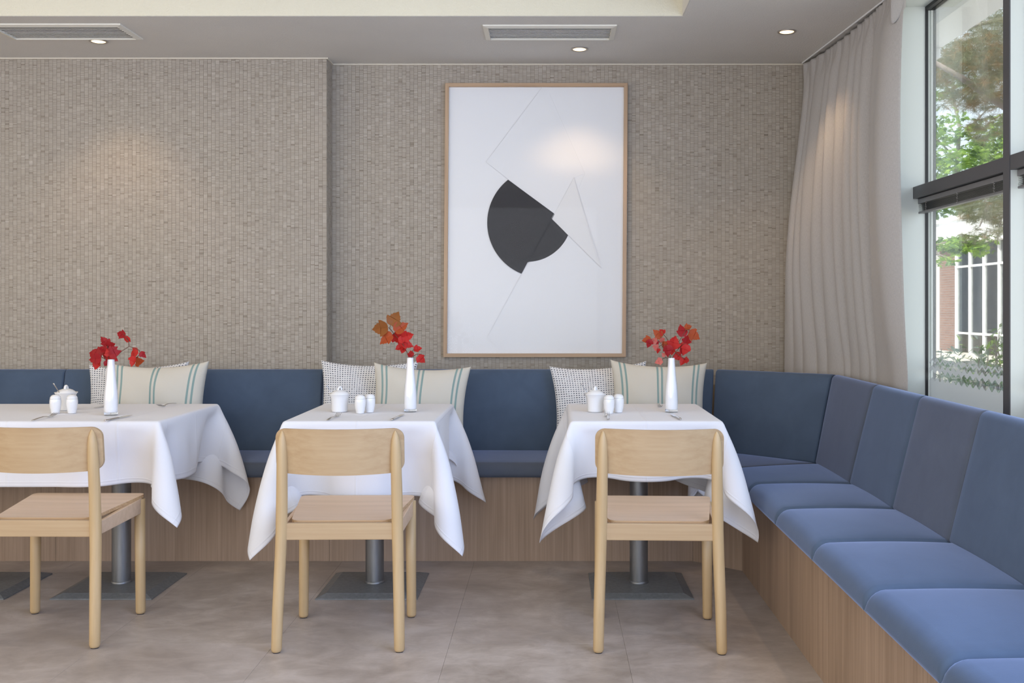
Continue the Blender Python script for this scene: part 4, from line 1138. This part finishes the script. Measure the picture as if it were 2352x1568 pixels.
YN = 8.6
pn = thing('pine_tree', 'pine tree with brown-tipped needles leaning in beyond the upper window pane', 'tree', (PX(2420, 700, YN).x, YN, -.12))
bx = PX(2420, 700, YN).x
MB().tube([(bx, YN, -.12), (bx + .05, YN, 2), (bx, YN, 4), (bx - .1, YN, 6)], [.16, .14, .11, .05], 10).build('trunk', M['bark'], pn, world=True, smooth=True)
def br(*pp, r=(.035, .02, .012)):
    pts = [PX(x, y, YN + d) for x, y, d in pp]
    MB().tube(pts, [r[0] + (r[2] - r[0]) * k / (len(pts) - 1) for k in range(len(pts))], 7).build('branch', M['bark'], pn, world=True, smooth=True)
br((2420, 330, 0), (2340, 265, 0), (2270, 220, -.1), (2210, 180, -.15), (2140, 140, -.2), r=(.045, .03, .018))
br((2420, 90, 0), (2330, 100, .1), (2240, 130, .2), (2180, 160, .2)); br((2420, 180, 0), (2320, 190, .2), (2250, 150, .3)); br((2420, 20, 0), (2320, 40, .1), (2230, 60, .1))
br((2420, 420, 0), (2330, 440, 0), (2270, 470, 0), (2250, 520, 0), r=(.02, .012, .006)); br((2330, 440, 0), (2300, 500, 0), (2290, 560, 0), r=(.01, .008, .004))
NB = MB(); NB.mi = []
def tuft(c, s, mi):
    for k in range(26):
        d = Vector((rr.gauss(0, 1), rr.gauss(0, 1), rr.gauss(-.25, .8))).normalized(); sd = d.cross(Vector((rr.random(), rr.random(), rr.random()))).normalized() * .0013
        l = s * rr.uniform(.6, 1.1); o = len(NB.v)
        NB.v += [tuple(c - sd), tuple(c + sd), tuple(c + d * l)]; NB.f.append((o, o + 1, o + 2)); NB.mi.append(mi)
for (px, py, rx, ry, n, gb) in ((2235, 140, 85, 62, 220, .28), (2290, 90, 50, 80, 140, .15), (2180, 150, 36, 36, 80, .4), (2250, 215, 70, 24, 80, .35), (2300, 200, 40, 44, 70, .2), (2400, 150, 40, 140, 160, .3), (2262, 475, 34, 26, 75, .1), (2300, 500, 22, 40, 60, .15), (2290, 420, 40, 30, 70, .5), (2255, 540, 10, 12, 10, .1), (2290, 285, 24, 30, 40, .3)):
    for (p, _) in cluster(px, py, YN, rx, ry, int(n * 2.1), .5): tuft(p, .095, 0 if rr.random() < gb else 1)
ob = NB.build('needles', [M['needle_brown'], M['needle_green']], pn, world=True, recalc=False); ob['kind'] = 'stuff'

# laurel bushes just outside the glass
def bush(name, label, px, Y, top, wpx, n, mats, seed):
    r2 = random.Random(seed); c = PX(px, 700, Y)
    t_ = thing(name, label, 'shrub', (c.x, Y, -.12), 0, None)
    zt = PX(px, top, Y).z; pts = []
    for k in range(n):
        x = c.x + r2.gauss(0, .42) * wpx / F * Y; y = Y + r2.uniform(-.35, .35)
        z = -.05 + (zt - r2.random() ** 1.6 * .35 + .05 * math.sin(x * 9)) * r2.random() ** .35
        pts.append((Vector((x, y, z)), 1.0))
    scatter('foliage', pts, mats, t_, .050, LANCE, r2, True)
    for k in range(14):
        x = c.x + r2.gauss(0, .3) * wpx / F * Y; y = Y + r2.uniform(-.3, .3)
        MB().tube([(c.x + (x - c.x) * .4, y, -.12), (x, y, zt * .5), (x + r2.uniform(-.1, .1), y, zt * r2.uniform(.75, .98))], [.010, .007, .003], 5).build('stem', M['bark'], t_, world=True, smooth=True)
bush('laurel_shrub', 'pale green leafy shrub close outside the lower window pane', 2200, 6.0, 790, 115, 1700, [M['leaf_grey'], M['leaf_grey'], M['leaf_green_dark']], 5)
bush('laurel_shrub', 'taller dark green shrub outside beside the window mullion', 2315, 6.6, 752, 70, 1100, [M['leaf_green_dark'], M['leaf_green'], M['leaf_grey']], 6)

def patio_chair(px, Y, rz, label):
    c = PX(px, 700, Y); t_ = thing('patio_chair', label, 'chair', (c.x, Y, -.12), rz, 'pale woven patio chairs on the terrace')
    rows = []
    for j in range(7):
        v = j / 6; rows.append([(.29 * (1 + .12 * v) * math.cos(a), .27 * (1 + .12 * v) * math.sin(a), .44 + v * (.42 - .16 * (1 - math.sin(max(0, a)) if True else 0))) for a in [PI * (-.08 + 1.16 * k / 20) for k in range(21)]])
    b = MB(); b.grid(rows); o = b.build('backrest', M['wicker'], t_, smooth=True); md = o.modifiers.new('thick', 'SOLIDIFY'); md.thickness = .025
    MB().lathe([(.20, .40), (.29, .415), (.29, .445), (.22, .46)], 24).build('seat', M['wicker'], t_, smooth='auto')
    for sx_ in (-1, 1):
        for sy_ in (-1, 1): MB().tube([(.19 * sx_, .19 * sy_, .41), (.23 * sx_, .23 * sy_, 0)], .014, 8).build('leg', M['wicker'], t_)
patio_chair(2236, 8.8, math.radians(-20), 'pale woven patio chair behind the shrub, nearer the mullion')
patio_chair(2176, 9.6, math.radians(25), 'pale woven patio chair behind the shrub, farther along the terrace')
